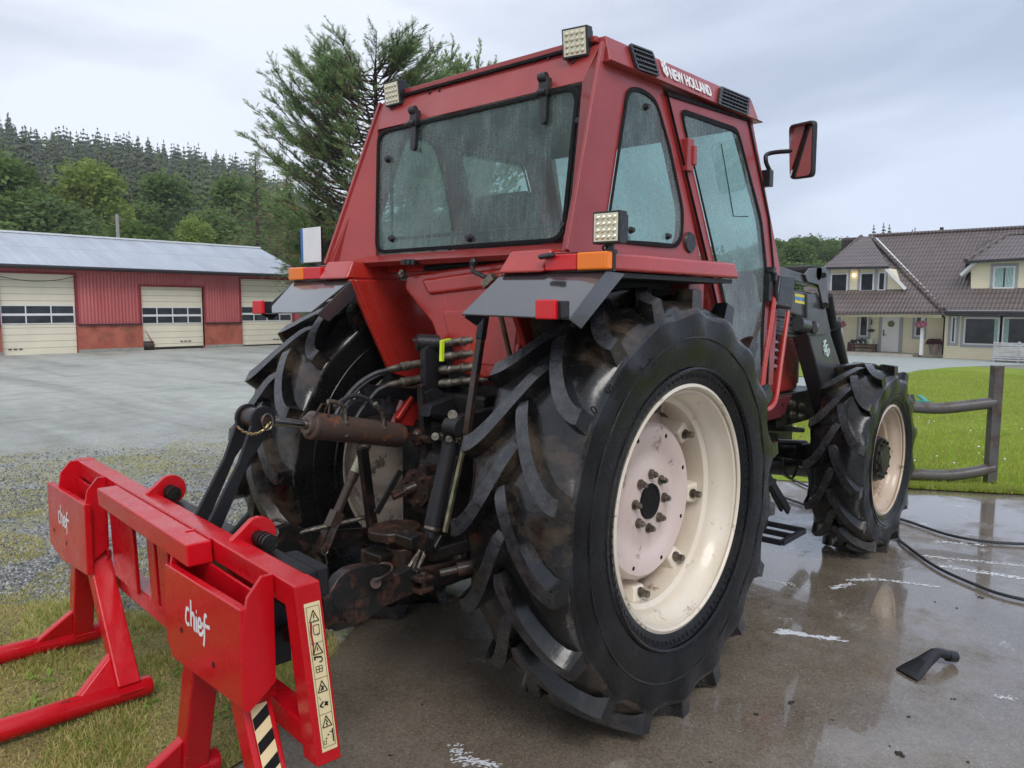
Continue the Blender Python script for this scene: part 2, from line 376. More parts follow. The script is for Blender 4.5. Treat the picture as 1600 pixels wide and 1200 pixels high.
# ------------------------------------------------------------------ ground sheets
def gravel_m():
    t = MT('grey_gravel'); s = t.sep()
    fine = t.voro(38, out='Color'); f2 = t.voro(70, out='Distance')
    big = t.noise(.35, 5, .6)
    stone = t.ramp(t.mix(.5, t.noise(60, 3), fine), [(.25, (.12, .125, .125)), (.5, (.26, .268, .262)), (.8, (.48, .49, .47))])
    far = t.ramp(t.mix(.5, t.noise(3, 6), t.noise(26, 5, .7)), [(.35, (.33, .34, .305)), (.7, (.49, .505, .46))])
    v = t.n.new('ShaderNodeCameraData')
    # compacted, paler wheel tracks across the yard; moss near the grass edge
    moss = t.ramp(t.noise(.9, 8, .7), [(.44, 0), (.56, 1)])
    px = t.math('SUBTRACT', s[1], 8.5); near = t.ramp(t.math('MULTIPLY', px, -.25), [(0, 0), (.8, 1)])
    mossc = t.ramp(t.noise(25, 4), [(.3, (.17, .19, .06)), (.7, (.38, .33, .11))])
    base = t.mix(t.ramp(t.math('MULTIPLY', s[1], .1), [(.55, 0), (.95, 1)]), stone, far)
    c = t.mix(t.math('MULTIPLY', t.math('MULTIPLY', moss, near), .75), base, mossc)
    c = t.mix(t.math('MULTIPLY', t.ramp(t.noise(.5, 7, .6, t.map((1, 3, 1))), [(.52, 0), (.66, 1)]), .25), c, (.13, .15, .10))
    trk = t.ramp(t.noise(.45, 6, .62, t.map((1.6, .35, 1), (0, 0, -.5)), .6), [(.36, .72), (.52, 1), (.66, 1.12)])
    c = t.mix(1.0, c, trk, 'MULTIPLY'); pud = t.ramp(t.noise(.33, 5, .6, t.map((.7, 1.6, 1), (0, 0, .4))), [(.63, 0), (.68, 1)])
    c = t.mix(t.math('MULTIPLY', pud, .35), c, (.14, .13, .11))
    t.set(col=c, ro=t.mix(pud, .75, .42)); t.bump(f2, .7, .014); return t.m
M['gravel'] = gravel_m()
def sheet(name, x0, x1, y0, y1, n, m, dz, mat, kind='structure', f=None):
    mb = MB(); xs = [x0+(x1-x0)*i/n for i in range(n+1)]; ys = [y0+(y1-y0)*j/m for j in range(m+1)]
    mb.add([(x, y, gz(x, y)+dz) for x in xs for y in ys], [(i*(m+1)+j, (i+1)*(m+1)+j, (i+1)*(m+1)+j+1, i*(m+1)+j+1) for i in range(n) for j in range(m)])
    o = mb.obj(name, mat); o['kind'] = kind; return o
mb = MB()
xs = [-120, -60, -20, -5, 8, 16, 24, 32, 40, 50, 60, 78, 150, 400]; ys = [-200, -100, -30, 0, 6, 14, 20, 30, 45, 60, 90, 150, 400]
mb.add([(x, y, gz(x, y)) for x in xs for y in ys], [(i*13+j, (i+1)*13+j, (i+1)*13+j+1, i*13+j+1) for i in range(13) for j in range(12)])
o = mb.obj('ground', M['gravel']); o['kind'] = 'structure'; o['label'] = 'grey gravel yard with mossy patches in front of the red barn'

def strip(name, poly, dz, mat, kind='structure', thick=0, grid=None):
    """flat polygon sheet following the ground (triangulated + subdivided)"""
    bm = bmesh.new(); vs = [bm.verts.new((p[0], p[1], 0)) for p in poly]; bm.faces.new(vs)
    bmesh.ops.triangulate(bm, faces=bm.faces[:])
    for _ in range(grid or 0): bmesh.ops.subdivide_edges(bm, edges=bm.edges[:], cuts=1, use_grid_fill=True)
    for v in bm.verts: v.co.z = gz(v.co.x, v.co.y)+dz
    bmesh.ops.recalc_face_normals(bm, faces=bm.faces[:])
    me = bpy.data.meshes.new(name); bm.to_mesh(me); bm.free(); me.materials.append(mat)
    if me.polygons[0].normal.z < 0: me.flip_normals()
    o = bpy.data.objects.new(name, me); COL.objects.link(o)
    if kind: o['kind'] = kind
    return o
# wet concrete wash pad
def concrete_m():
    t = MT('wet_concrete'); s = t.sep()
    big = t.noise(.62, 6, .6); fine = t.noise(70, 5, .7); agg = t.voro(130, out='Color')
    base = t.ramp(t.mix(.4, t.noise(2.2, 7, .65), fine), [(.32, (.105, .080, .054)), (.5, (.19, .152, .110)), (.72, (.29, .25, .195))])
    base = t.mix(.35, base, t.ramp(agg, [(.2, (.05, .04, .03)), (.85, (.24, .21, .18))]))
    # pale aggregate flecks
    fl = t.ramp(t.voro(52), [(.10, 1), (.15, 0)]); base = t.mix(t.math('MULTIPLY', fl, t.ramp(t.noise(5, 4), [(.42, 0), (.56, .8)])), base, (.50, .46, .40))
    # wet film: water lies in the low patches
    wet = t.ramp(t.mix(.25, big, t.noise(6, 6, .7)), [(.43, 0), (.53, 1)])
    # soap residue streaks
    so = t.noise(1.9, 8, .72, t.map((1, 2.6, 1), (0, 0, .5)), .8)
    r = t.ramp(t.math('MULTIPLY', t.math('SUBTRACT', s[0], .8), .5), [(0, 0), (.6, 1)])
    foam = t.math('MULTIPLY', t.ramp(so, [(.605, 0), (.665, 1)]), r)
    c = t.mix(t.math('MULTIPLY', foam, .55), base, (.60, .60, .60))
    dk = t.ramp(t.voro(9), [(.03, 1), (.055, 0)])
    c = t.mix(t.math('MULTIPLY', dk, .7), c, (.02, .018, .015))
    ro = t.mix(wet, t.ramp(fine, [(.3, .28), (.7, .5)]), .055)
    t.set(col=c, ro=ro, sp=.6, coat=t.math('MULTIPLY', wet, .9), cro=.03)
    bst = t.math('SUBTRACT', 1.0, t.math('MULTIPLY', wet, .86))
    h = t.math('MULTIPLY', fine, bst); b = t.bump(h, .55, .006)
    t.bump(t.noise(2.0, 3), .12, .02, b); return t.m
M['concrete'] = concrete_m()
pad = [(-2.4, -.20), (-1.45, -.02), (-1.0, .22), (-.72, .46), (-.5, .62), (.3, 1.15), (1.2, 1.9), (3.9, 2.0), (4.62, .35), (5.11, -.63), (5.36, -1.0), (5.60, -1.5), (6.4, -3.2), (6.0, -9), (-6, -9), (-6, -1.6)]
o = strip('concrete_pad', pad, .012, M['concrete'], grid=3); o['label'] = 'wet concrete washing pad with puddles and soap streaks'
# lawn beyond the pad
def lawn_m():
    t = MT('lawn_green'); n = t.noise(1.3, 8, .7); f = t.noise(40, 4, .7)
    c = t.ramp(n, [(.28, (.17, .25, .02)), (.5, (.27, .35, .035)), (.72, (.40, .43, .07))])
    c = t.mix(t.ramp(f, [(.3, 0), (.7, .6)]), c, (.10, .17, .01))
    c = t.mix(t.math('MULTIPLY', t.ramp(t.noise(.8, 6, .7, t.map((1, 1, 1))), [(.55, 0), (.68, 1)]), .5), c, (.30, .24, .08))
    t.set(col=c, ro=.8, sp=.2); t.bump(f, .6, .03); return t.m
M['lawn'] = lawn_m()
def gp(*a): p = G(*a); return (p.x, p.y)
lawn = [(5.60, -1.5), (5.36, -1.0), (5.11, -.63), (4.62, .35), (4.2, 1.2), (4.4, 2.2), (8, 2.9), gp(1245, 628), gp(1268, 614), gp(1340, 601), gp(1400, 588), gp(1440, 579), gp(1480, 575), gp(1520, 573), gp(1600, 578), (34, -2), (34, -12), (10, -10), (6.3, -2.9)]
o = strip('lawn', lawn, .018, M['lawn'], grid=3); o['label'] = 'bright green lawn between the wash pad and the yellow house'
isl = [gp(1240, 590), gp(1290, 590), gp(1300, 584), gp(1296, 570), gp(1262, 565), gp(1225, 566), gp(1200, 576)]
o = strip('lawn', isl, .03, M['lawn'], grid=2); o['label'] = 'small lawn on the far side of the gravel drive'
def drive_m():
    t = MT('pale_gravel_drive'); t.set(col=t.ramp(t.mix(.5, t.noise(1.5, 6), t.noise(30, 4)), [(.3, (.26, .30, .28)), (.7, (.42, .45, .43))]), ro=.7); t.bump(t.noise(40, 3), .4, .01); return t.m
M['drive'] = drive_m()
drv = [(8, 2.9), gp(1245, 628), gp(1268, 614), gp(1340, 601), gp(1400, 588), gp(1440, 579), gp(1480, 575), gp(1520, 573), gp(1585, 571), (39.3, 2.0), (39.3, 14), (26, 14), (12, 9), (7, 5)]
o = strip('gravel_drive', drv, .012, M['drive'], grid=3); o['label'] = 'pale gravel drive curving up to the yellow house'
def edge_m():
    t = MT('mossy_turf'); n = t.noise(2.2, 8, .7); f = t.noise(70, 4, .7)
    c = t.ramp(n, [(.28, (.14, .11, .06)), (.42, (.32, .27, .11)), (.55, (.48, .40, .15)), (.68, (.28, .32, .07)), (.8, (.18, .26, .04))])
    c = t.mix(t.ramp(f, [(.35, 0), (.7, .8)]), c, (.14, .11, .06)); t.set(col=c, ro=.85, sp=.2); t.bump(f, .8, .03); return t.m
M['turf'] = edge_m()
turf = [(-2.4, -.20), (-1.45, -.02), (-1.0, .22), (-.72, .46), (-.60, .75), (-.82, 1.15), (-1.05, 1.5), (-1.25, 1.95), (-1.62, 2.45), (-2.6, 3.3), (-4.2, 3.2), (-6, 1), (-6, -1.6)]
o = strip('rough_turf', turf, .02, M['turf'], grid=4); o['label'] = 'mossy yellowing turf under the red fork frame'

def inpoly(x, y, P):
    c = False; j = len(P)-1
    for i in range(len(P)):
        if (P[i][1] > y) != (P[j][1] > y) and x < (P[j][0]-P[i][0])*(y-P[i][1])/(P[j][1]-P[i][1])+P[i][0]: c = not c
        j = i
    return c
def seen(x, y, z=0, m=60):
    d = V((x, y, z))-CP; w = d.dot(FW)
    if w < .3: return False
    u = 800+FPX*d.dot(RT)/w; v = 600-FPX*d.dot(UP)/w
    return -m < u < 1600+m and -m < v < 1200+m
M['wht0'] = simple('clover_white', (.8, .8, .76), .6)
def blades(name, n, gen, mats, lab, hmin, hmax, wd, lean=.5, dz=.01):
    mb = MB(); R = random.Random(len(name)+n)
    for _ in range(n):
        x, y, k = gen(R)
        h = R.uniform(hmin, hmax)*k; a = R.uniform(0, 2*pi); b = R.uniform(0, 2*pi); w = wd*R.uniform(.6, 1.3); z = gz(x, y)+dz
        dx, dy = cos(a)*w, sin(a)*w; lx, ly = cos(b)*h*lean*R.random(), sin(b)*h*lean*R.random(); mb.cm = R.choice(range(len(mats)))
        mb.add([(x-dx, y-dy, z), (x+dx, y+dy, z), (x+dx*.7+lx*.4, y+dy*.7+ly*.4, z+h*.6), (x-dx*.7+lx*.4, y-dy*.7+ly*.4, z+h*.6), (x+lx, y+ly, z+h)], [(0, 1, 2, 3), (3, 2, 4)])
    o = mb.obj(name, mats, recalc=False, smooth=False); o['kind'] = 'stuff'; o['label'] = lab; return o
def leafm(name, a, b, sc=8, tr=.3):
    t = MT(name); t.set(col=t.ramp(t.noise(sc, 4, .7), [(.3, a), (.7, b)]), ro=.55, sp=.3)
    nt = t.nt; tl = t.n.new('ShaderNodeBsdfTranslucent'); tl.inputs[0].default_value = (*[min(1, x*1.4) for x in b], 1)
    ms = t.n.new('ShaderNodeMixShader'); ms.inputs[0].default_value = tr; t.l.new(t.b.outputs[0], ms.inputs[1]); t.l.new(tl.outputs[0], ms.inputs[2]); t.l.new(ms.outputs[0], t.n['Material Output'].inputs[0])
    return t.m
M['g1'] = leafm('grass_green', (.18, .26, .03), (.31, .39, .055), tr=.45); M['g2'] = leafm('grass_yellow', (.33, .42, .06), (.46, .52, .10), tr=.45); M['g3'] = leafm('grass_straw', (.30, .24, .08), (.36, .30, .12))
M['soil'] = leafm('brown_litter', (.07, .05, .03), (.16, .12, .07), 8, 0); M['t1'] = leafm('turf_olive', (.17, .20, .035), (.27, .30, .07)); M['t2'] = leafm('turf_straw', (.42, .36, .13), (.58, .50, .22)); M['t3'] = leafm('turf_fresh', (.14, .25, .03), (.22, .34, .05))
def gl(R):
    while True:
        x = 4.9+R.random()**1.9*22; y = R.uniform(-5, 6)
        if R.random() < .06: t_ = R.random(); x = 5.11+.5*t_+R.uniform(-.05, .12); y = -.63-.92*t_+R.uniform(-.05, .1); return x, y, .9
        if inpoly(x, y, lawn) and seen(x, y): return x, y, .6+.9*(.5+.5*sin(x*1.7+sin(y*2.1)*1.5)*cos(y*1.3+x*.6))
blades('lawn_grass', 95000, gl, [M['g1'], M['g1'], M['g2'], M['g3'], M['g1']], 'short bright grass blades of the lawn behind the pipe fence', .018, .048, .0042, dz=.025)
mb = MB(); R = random.Random(31)
for _ in range(130):
    x = R.uniform(5.2, 11); y = R.uniform(-4, 4)
    if inpoly(x, y, lawn) and sin(x*1.3)*sin(y*1.1+1) > -.3: mb.ball((x, y, gz(x, y)+.065), R.uniform(.008, .014), 5)
o = mb.obj('clover_flowers', M['wht0'], recalc=False); tag(o, 'tiny white clover flowers dotted over the lawn', kind='stuff')
def tk_(x, y): return .5+.5*sin(x*4.3+y*2.9+1.2*sin(y*5.1))*sin(y*4.1-x*2.6+sin(x*6))
def gt(R):
    while True:
        x = R.uniform(-3.6, -.5); y = R.uniform(-.6, 3.2)
        if seen(x, y, 0, 420) and (inpoly(x, y, turf) or (inpoly(x+R.uniform(-.14, .14), y+R.uniform(-.2, .2), turf) and not inpoly(x, y, pad))):
            k = tk_(x, y)
            if R.random() < (.08 if k < .42 else .3+k): return x, y, .4+.95*k*k
blades('turf_grass', 90000, gt, [M['t1'], M['t2'], M['t2'], M['t2'], M['t3']], 'sparse mossy grass under the red fork frame', .010, .052, .0021, 1.3, .018)
def gth(R):
    while True:
        x = R.uniform(-3.6, -.5); y = R.uniform(-.6, 3.0)
        if inpoly(x, y, turf) and seen(x, y, 0, 420): return x, y, 1
blades('dead_thatch', 60000, gth, [M['t2'], M['g3'], M['t1'], M['soil']], 'short dead grass thatch covering the ground under the fork frame', .003, .011, .0024, 2.6, .019)
def gm(R):
    while True:
        p = at(R.uniform(-10, 430), R.uniform(690, 960), 'z', 0); x, y = p.x, p.y
        if inpoly(x, y, pad) or inpoly(x, y, turf) or y > 7.5: continue
        if sin(x*1.9+1.3*sin(y*1.3))*sin(y*2.3+.8*x) > .05 and R.random() < .8: return x, y, 1
blades('moss_tufts', 26000, gm, [M['t2'], M['t1'], M['t2']], 'yellow green moss tufts growing through the gravel', .006, .018, .0035, 1.4, .0)
# weeds with broad leaves
mb = MB(); R = random.Random(5)
for (x, y, s_) in [(-1.62, 1.12, 1), (-1.75, 1.25, 1), (-1.83, 1.02, .9), (-1.68, .95, .8), (-1.92, 1.3, .9), (-1.05, 1.05, 1.1), (-.98, .92, 1.1), (-1.1, .88, .9), (-.93, 1.0, 1), (-1.35, .35, .8), (-1.5, .62, .8), (-1.22, .5, .7), (-1.42, .75, .7), (-2.0, 1.5, .9), (-1.55, 1.9, .8), (-1.3, 1.3, .8), (-1.15, .6, 1), (-1.3, .85, .9), (-1.7, .7, .9), (-1.85, .85, .9), (-1.02, .75, 1), (-1.2, .3, .8)]:
    for k in range(9):
        a = R.uniform(0, 2*pi); L = R.uniform(.03, .07)*s_; e = R.uniform(.15, .9); w = L*.2; d = V((cos(a)*cos(e), sin(a)*cos(e), sin(e))); q = V((-sin(a), cos(a), 0)); p = V((x+R.uniform(-.04, .04), y+R.uniform(-.04, .04), .02))
        mb.add([p, p+d*L*.5+q*w, p+d*L-V((0, 0, .008)), p+d*L*.5-q*w], [(0, 1, 2, 3)])
o = mb.obj('weeds', M['t3'], recalc=False); tag(o, 'low broad leaved weeds growing in the mossy turf', kind='stuff')
# loose gravel stones, near part of the yard
mb = MB(); R = random.Random(11); n = 0
smats = [simple('stone_dark', (.10, .105, .11), .6, 0, .2, 40), simple('stone_mid', (.22, .225, .23), .6, 0, .2, 40), simple('stone_pale', (.42, .42, .40), .6, 0, .15, 40)]
def dense(x, y): return .35+.65*(sin(x*2.3+1)*sin(y*1.9+.4) > -.2)
while n < 19000:
    u = R.uniform(-20, 420); v = 700+300*R.random()**.8; p = at(u, v, 'z', 0)
    if inpoly(p.x, p.y, turf) and (R.random() > .05 or tk_(p.x, p.y) > .5): continue
    if inpoly(p.x, p.y, pad) or p.y > 7.5: continue
    if R.random() > dense(p.x, p.y): continue
    s_ = R.uniform(.004, .0125); a = R.uniform(0, 6.28); mb.cm = R.choice((0, 1, 1, 2, 1, 0)); q = []
    for k in range(5): q.append((p.x+cos(a+k*1.256)*s_*R.uniform(.7, 1.2), p.y+sin(a+k*1.256)*s_*R.uniform(.7, 1.2), .001))
    for k in range(5): q.append((p.x+(q[k][0]-p.x)*.62, p.y+(q[k][1]-p.y)*.62, s_*R.uniform(.7, 1.1)))
    mb.add(q, [(k, (k+1) % 5, 5+(k+1) % 5, 5+k) for k in range(5)]+[(5, 6, 7, 8, 9)]); n += 1
o = mb.obj('gravel_stones', smats, smooth=False, recalc=False); tag(o, 'loose grey gravel stones strewn over the yard', kind='stuff')
# soap foam lying on the pad, bits of mud
M['foam'] = simple('soap_foam', (.62, .63, .65), .6, 0, .05)
def puddle(mb, px, py, L, Wd, ang, seed, z=.0135):
    R = random.Random(seed); c = at(px, py, 'z', z); n = 26; pts = []
    e = V((cos(ang), sin(ang), 0)); q = V((-sin(ang), cos(ang), 0)); ph = [R.uniform(0, 6) for _ in range(4)]
    for k in range(n):
        a = 2*pi*k/n; r = 1+.25*sin(2*a+ph[0])+.18*sin(3*a+ph[1])+.14*sin(5*a+ph[2])+.1*sin(9*a+ph[3]); pts.append(c+e*cos(a)*L*r/2+q*sin(a)*Wd*r/2)
    mb.add([c+V((0, 0, .0012))]+pts, [(0, 1+k, 1+(k+1) % n) for k in range(n)])
mb = MB(); RF = random.Random(77)
def foam(x0, y0, x1, y1, n, s0, spread):
    for k in range(n):
        t = RF.random(); px = x0+(x1-x0)*t+RF.gauss(0, 1)*spread*1.4; py = y0+(y1-y0)*t+RF.gauss(0, 1)*spread*.45; puddle(mb, px, py, s0*RF.uniform(.3, 1.3), s0*RF.uniform(.2, .7), RF.uniform(-1.1, -.4), RF.random())
foam(1212, 987, 1312, 999, 90, .03, 3.0); foam(1222, 985, 1250, 990, 40, .034, 2.5)
foam(1300, 919, 1330, 912, 60, .02, 2.5); foam(1325, 906, 1375, 905, 70, .02, 2.0); foam(1375, 905, 1468, 917, 110, .018, 1.6); foam(1205, 907, 1240, 914, 50, .014, 2.5)
foam(1556, 1088, 1586, 1092, 30, .014, 3); foam(1470, 884, 1600, 904, 220, .022, 2.5); foam(1440, 868, 1600, 884, 160, .02, 1.8); foam(1460, 846, 1540, 852, 90, .02, 2); foam(1250, 868, 1262, 860, 40, .016, 3)
foam(710, 1165, 722, 1195, 60, .014, 6); foam(722, 1185, 775, 1196, 90, .014, 5); foam(1208, 966, 1240, 967, 12, .008, 1)
o = mb.obj('soap_foam', M['foam'], recalc=False); tag(o, 'white patches of soap foam on the wet concrete', kind='stuff')
mb = MB(); R = random.Random(3)
for (px, py, s_) in [(1185, 1116, .012), (1238, 1098, .014), (1405, 1178, .014), (1490, 1092, .008), (1532, 934, .012), (1300, 1125, .006), (1420, 1120, .006), (1460, 940, .006), (1495, 950, .007), (1390, 1165, .005), (1512, 1190, .005), (1420, 1060, .004), (1110, 1190, .006), (610, 1180, .006), (660, 1100, .006)]:
    p = at(px, py, 'z', .014)
    for k in range(4): mb.ball(p+V((R.uniform(-1, 1)*s_, R.uniform(-1, 1)*s_, 0)), s_*R.uniform(.4, .8), 6, (1, 1, .6))
o = mb.obj('mud_crumbs', simple('mud', (.03, .025, .02), .6), recalc=False); tag(o, 'dark crumbs of mud scattered on the wet concrete', kind='stuff')
# ------------------------------------------------------------------ hills
def polar(px, d): 
    r = V((ray(px, 480).x, ray(px, 480).y, 0)).normalized(); return CP.x+r.x*d, CP.y+r.y*d
def wfac(px): r = V((ray(px, 480).x, ray(px, 480).y, 0)).normalized(); return r.x*FW.x+r.y*FW.y
def lerp(P, x):
    if x <= P[0][0]: return P[0][1]
    for (a, b), (c, d) in zip(P, P[1:]):
        if x <= c: return b+(d-b)*(x-a)/(c-a)
    return P[-1][1]
DL = 240
SKL = [(-900, 250), (-300, 150), (0, 182), (100, 208), (200, 214), (300, 232), (380, 250), (450, 285), (560, 345), (700, 380), (900, 400)]
def hl(px, d):
    Hs = (480-lerp(SKL, px))/FPX*DL*wfac(px)+1.7-11; t = min(max((d-58)/(DL-58), 0), 1.25); return Hs*(t**1.15 if t < 1 else 1+.0*(t-1))
DR = 150
SKR = [(900, 400), (1150, 392), (1205, 372), (1260, 368), (1330, 376), (1430, 386), (1500, 400), (1700, 410)]
def hr(px, d):
    Hs = (480-lerp(SKR, px))/FPX*DR*wfac(px)+1.7-8; t = min(max((d-62)/(DR-62), 0), 1.0); return -1.6+(Hs+1.6)*t
fl = MT('forest_floor'); fl.set(col=fl.ramp(fl.noise(.3, 5), [(.3, (.02, .032, .01)), (.7, (.05, .07, .02))]), ro=.9)
def hill(name, p0, p1, n, d0, d1, m, hf, lab):
    mb = MB(); vs = []
    for i in range(n+1):
        for j in range(m+1):
            px = p0+(p1-p0)*i/n; d = d0+(d1-d0)*j/m; x, y = polar(px, d); vs.append((x, y, hf(px, d)-.05))
    mb.add(vs, [(i*(m+1)+j, (i+1)*(m+1)+j, (i+1)*(m+1)+j+1, i*(m+1)+j+1) for i in range(n) for j in range(m)])
    o = mb.obj(name, fl.m, recalc=False); o['kind'] = 'structure'; o['label'] = lab
hill('hill', -700, 900, 40, 58, 330, 22, hl, 'forested hillside rising behind the red barn')
hill('hill', 905, 1900, 30, 62, 260, 16, hr, 'low wooded hill behind the yellow house')
# ------------------------------------------------------------------ trees
M['sp1'] = leafm('spruce_needles', (.038, .050, .022), (.095, .115, .048), 1.2, .15); M['sp2'] = leafm('spruce_needles_hazed', (.055, .066, .040), (.11, .125, .075), 1.2, .1); M['sp3'] = leafm('spruce_needles_fresh', (.06, .095, .025), (.14, .185, .05), 1.2, .15)  # needles lightened and greyed, distance haze put into their colour
M['de1'] = leafm('birch_leaves', (.14, .20, .035), (.26, .32, .07), 1.5); M['de2'] = leafm('dark_leaves', (.07, .115, .03), (.13, .19, .05), 1.5); M['de3'] = leafm('alder_leaves', (.08, .14, .03), (.15, .22, .055), 1.5)
M['bark'] = simple('bark', (.07, .05, .035), .9, 0, .3, 6, .5, 0, 20)
def spruce_mb(seed, h=1.0, at_=(0, 0, 0), s=1.0, mb=None, lv=15):
    R = random.Random(seed); mb = mb or MB(); ox, oy, oz = at_; th = R.uniform(0, 6)
    for k in range(lv):
        t = k/(lv-1); z = .05+.90*t; r = (.20*(1-t)**.85+.014)*R.uniform(.85, 1.15); nb = (9 if t < .7 else 6) if lv > 12 else (6 if t < .7 else 5)
        for b in range(nb):
            a = th+k*1.1+b*6.283/nb+R.uniform(-.3, .3); L = r*R.uniform(.6, 1.25); w = L*(R.uniform(.22, .38) if lv > 12 else R.uniform(.42, .62))+.008; dr = L*R.uniform(.25, .5); c, q = cos(a), sin(a)
            z0 = z+.05*(1-t); p = [(0, 0, z0+.02), (c*L*.55-q*w, q*L*.55+c*w, z-dr*.5-.02), (c*L, q*L, z-dr+.012), (c*L*.55+q*w, q*L*.55-c*w, z-dr*.5-.02), (c*L*.5, q*L*.5, z-dr*.1+.01)]
            mb.add([(ox+x*s*h, oy+y*s*h, oz+zz*h) for x, y, zz in p], [(0, 1, 4), (1, 2, 4), (2, 3, 4), (3, 0, 4)])
    mb.add([(ox+x*h*.01, oy+y*h*.01, oz+zz*h) for x, y, zz in [(1, 0, .9), (-.5, .8, .9), (-.5, -.8, .9), (0, 0, 1.0)]], [(0, 1, 3), (1, 2, 3), (2, 0, 3)])
    return mb
def decid_mb(seed, n=1500, leaf=.035, blobs=15, wide=.30):
    R = random.Random(seed); mb = MB(); B = []
    for i in range(blobs):
        t = R.uniform(0, 1); z = .28+.58*t; rr = wide*(1-(abs(t-.35)/.75)**2)*.8; a = R.uniform(0, 6.283); d = rr*R.random()**.5
        B.append((d*cos(a), d*sin(a), z, R.uniform(.08, .15)))
    for i in range(n):
        x, y, z, r = R.choice(B); a = R.uniform(0, 6.283); u = R.uniform(-.7, 1); q = sqrt(1-u*u); rr = r*R.uniform(.65, 1.12); c = V((x+q*cos(a)*rr, y+q*sin(a)*rr, z+u*rr*.85))
        e1 = V((R.gauss(0, 1), R.gauss(0, 1), R.gauss(0, .6))).normalized(); e2 = e1.orthogonal().normalized(); e2 = (e2+e1.cross(e2)*R.uniform(-1, 1)).normalized(); L = leaf*R.uniform(.6, 1.4)
        mb.add([c-e1*L, c-e2*L*.6, c+e1*L, c+e2*L*.6], [(0, 1, 2, 3)])
    return mb, B
def proto_tree(name, lab, cat, crown_mb, mat, trunk, h, grp):
    root = empty(name, (0, 0, 0), lab, cat, grp); c = crown_mb.obj('crown', mat, root, recalc=False, smooth=False); trunk.obj('trunk', M['bark'], root)
    return root
TGL = 'spruce trees on the hillside behind the barn'
protos = []
for i in range(4):
    tk = MB().cyl((0, 0, -.03), (0, 0, .9), .012, .003, 6)
    protos.append(proto_tree('spruce_tree', 'spruce in the dense dark forest on the hillside', 'tree', spruce_mb(i*7+1), M[('sp1', 'sp2', 'sp1', 'sp3')[i]], tk, 1, TGL))
R = random.Random(21); cand = []
for i in range(9000):
    px = R.uniform(-60, 700); d = 70+178*R.random()**.62
    cand.append((d, px))
for k in range(240): cand.append((DL+R.uniform(-6, 10), -60+k*3.2+R.uniform(-3, 3)))
cand.sort(); pos = []
for d, px in cand:
    x, y = polar(px, d)
    if all((x-a)**2+(y-b)**2 > (1.7+d*.0035)**2 for a, b, *_ in pos[-420:]): pos.append((x, y, d, px))
vis = [p for p in pos if p[3] < 520 or p[2] > 150]
ind = vis[:290]; ids = set(id(p) for p in ind); mbs = MB(); mbs2 = MB(); mbs3 = MB(); used = set()
for k, p in enumerate(pos):
    x, y, d, px = p; h = R.choice((R.uniform(6, 9.5), R.uniform(8, 11.5), R.uniform(9, 12.5)))*(.66 if d < 105 else 1); z = hl(px, d)-.3; s_ = R.uniform(.8, 1.25)
    if id(p) in ids:
        j = R.choice((0, 1, 2, 3)) if d < 150 else R.choice((0, 1, 2, 1)); pr = protos[j]; o = pr if j not in used else copy_tree(pr); used.add(j)
        o.location = (x, y, z); o.scale = (h*s_, h*s_, h); o.rotation_euler.z = R.uniform(0, 6.28); o['group'] = TGL
        o['label'] = 'spruce in the dense dark forest on the hillside'
    else: spruce_mb(k, h, (x, y, z), s_*1.1, mbs if (k*7919) % 5 > 1 else (mbs2 if (k*7919) % 5 else mbs3), 11)
RX = random.Random(99)
for k in range(1500):
    px = RX.choice((RX.uniform(-650, -60), RX.uniform(700, 900), RX.uniform(700, 900))); d = RX.uniform(90, 255); x, y = polar(px, d)
    spruce_mb(k+5000, RX.uniform(8, 12), (x, y, hl(px, d)-.3), RX.uniform(1, 1.5), (mbs, mbs2, mbs3)[k % 3], 8)
for k in range(420):
    px = RX.choice((RX.uniform(905, 1130), RX.uniform(1480, 1880))); d = RX.uniform(70, 170); x, y = polar(px, d)
    spruce_mb(k+8000, RX.uniform(7, 10), (x, y, hr(px, d)-.5), RX.uniform(1.2, 1.8), (mbs3, mbs2)[k % 2], 8)
if mbs.v:
  for mb_, c_ in ((mbs2, 1), (mbs3, 2)):
    b_ = len(mbs.v); mbs.v += mb_.v; mbs.f += [[i+b_ for i in f] for f in mb_.f]; mbs.m += [c_]*len(mb_.f)
  tag(mbs.obj('spruce_forest', [M['sp2'], M['sp1'], M['sp3']], recalc=False, smooth=False), 'mass of spruces tinted hazy grey green covering the upper hillside', kind='stuff')
# broadleaf trees
def trunk_for(B, h=1):
    tk = MB(); tk.tube([(0, 0, -.03), (.005, 0, .3), (-.005, .005, .6), (0, 0, .85)], [.022, .016, .01, .003], 7)
    for (x, y, z, r) in B[:7]: tk.tube([(0, 0, z*.55), (x*.5, y*.5, z*.8), (x, y, z)], [.008, .005, .002], 5)
    return tk
dp = []
for i, (mat, w) in enumerate((('de1', .26), ('de3', .32), ('de2', .36))):
    cb, B = decid_mb(50+i, 8000, .0145, 26, w); dp.append(proto_tree('broadleaf_tree', 'x', 'tree', cb, M[mat], trunk_for(B), 1, None))
dused = set()
def put_tree(j, x, y, z, h, lab, grp, ws=1):
    pr = dp[j]; o = pr if j not in dused else copy_tree(pr); dused.add(j)
    o.location = (x, y, z); o.scale = (h*ws, h*ws, h); o.rotation_euler.z = R.uniform(0, 6.28); o['label'] = lab
    if grp: o['group'] = grp
    elif 'group' in o: del o['group']
    return o
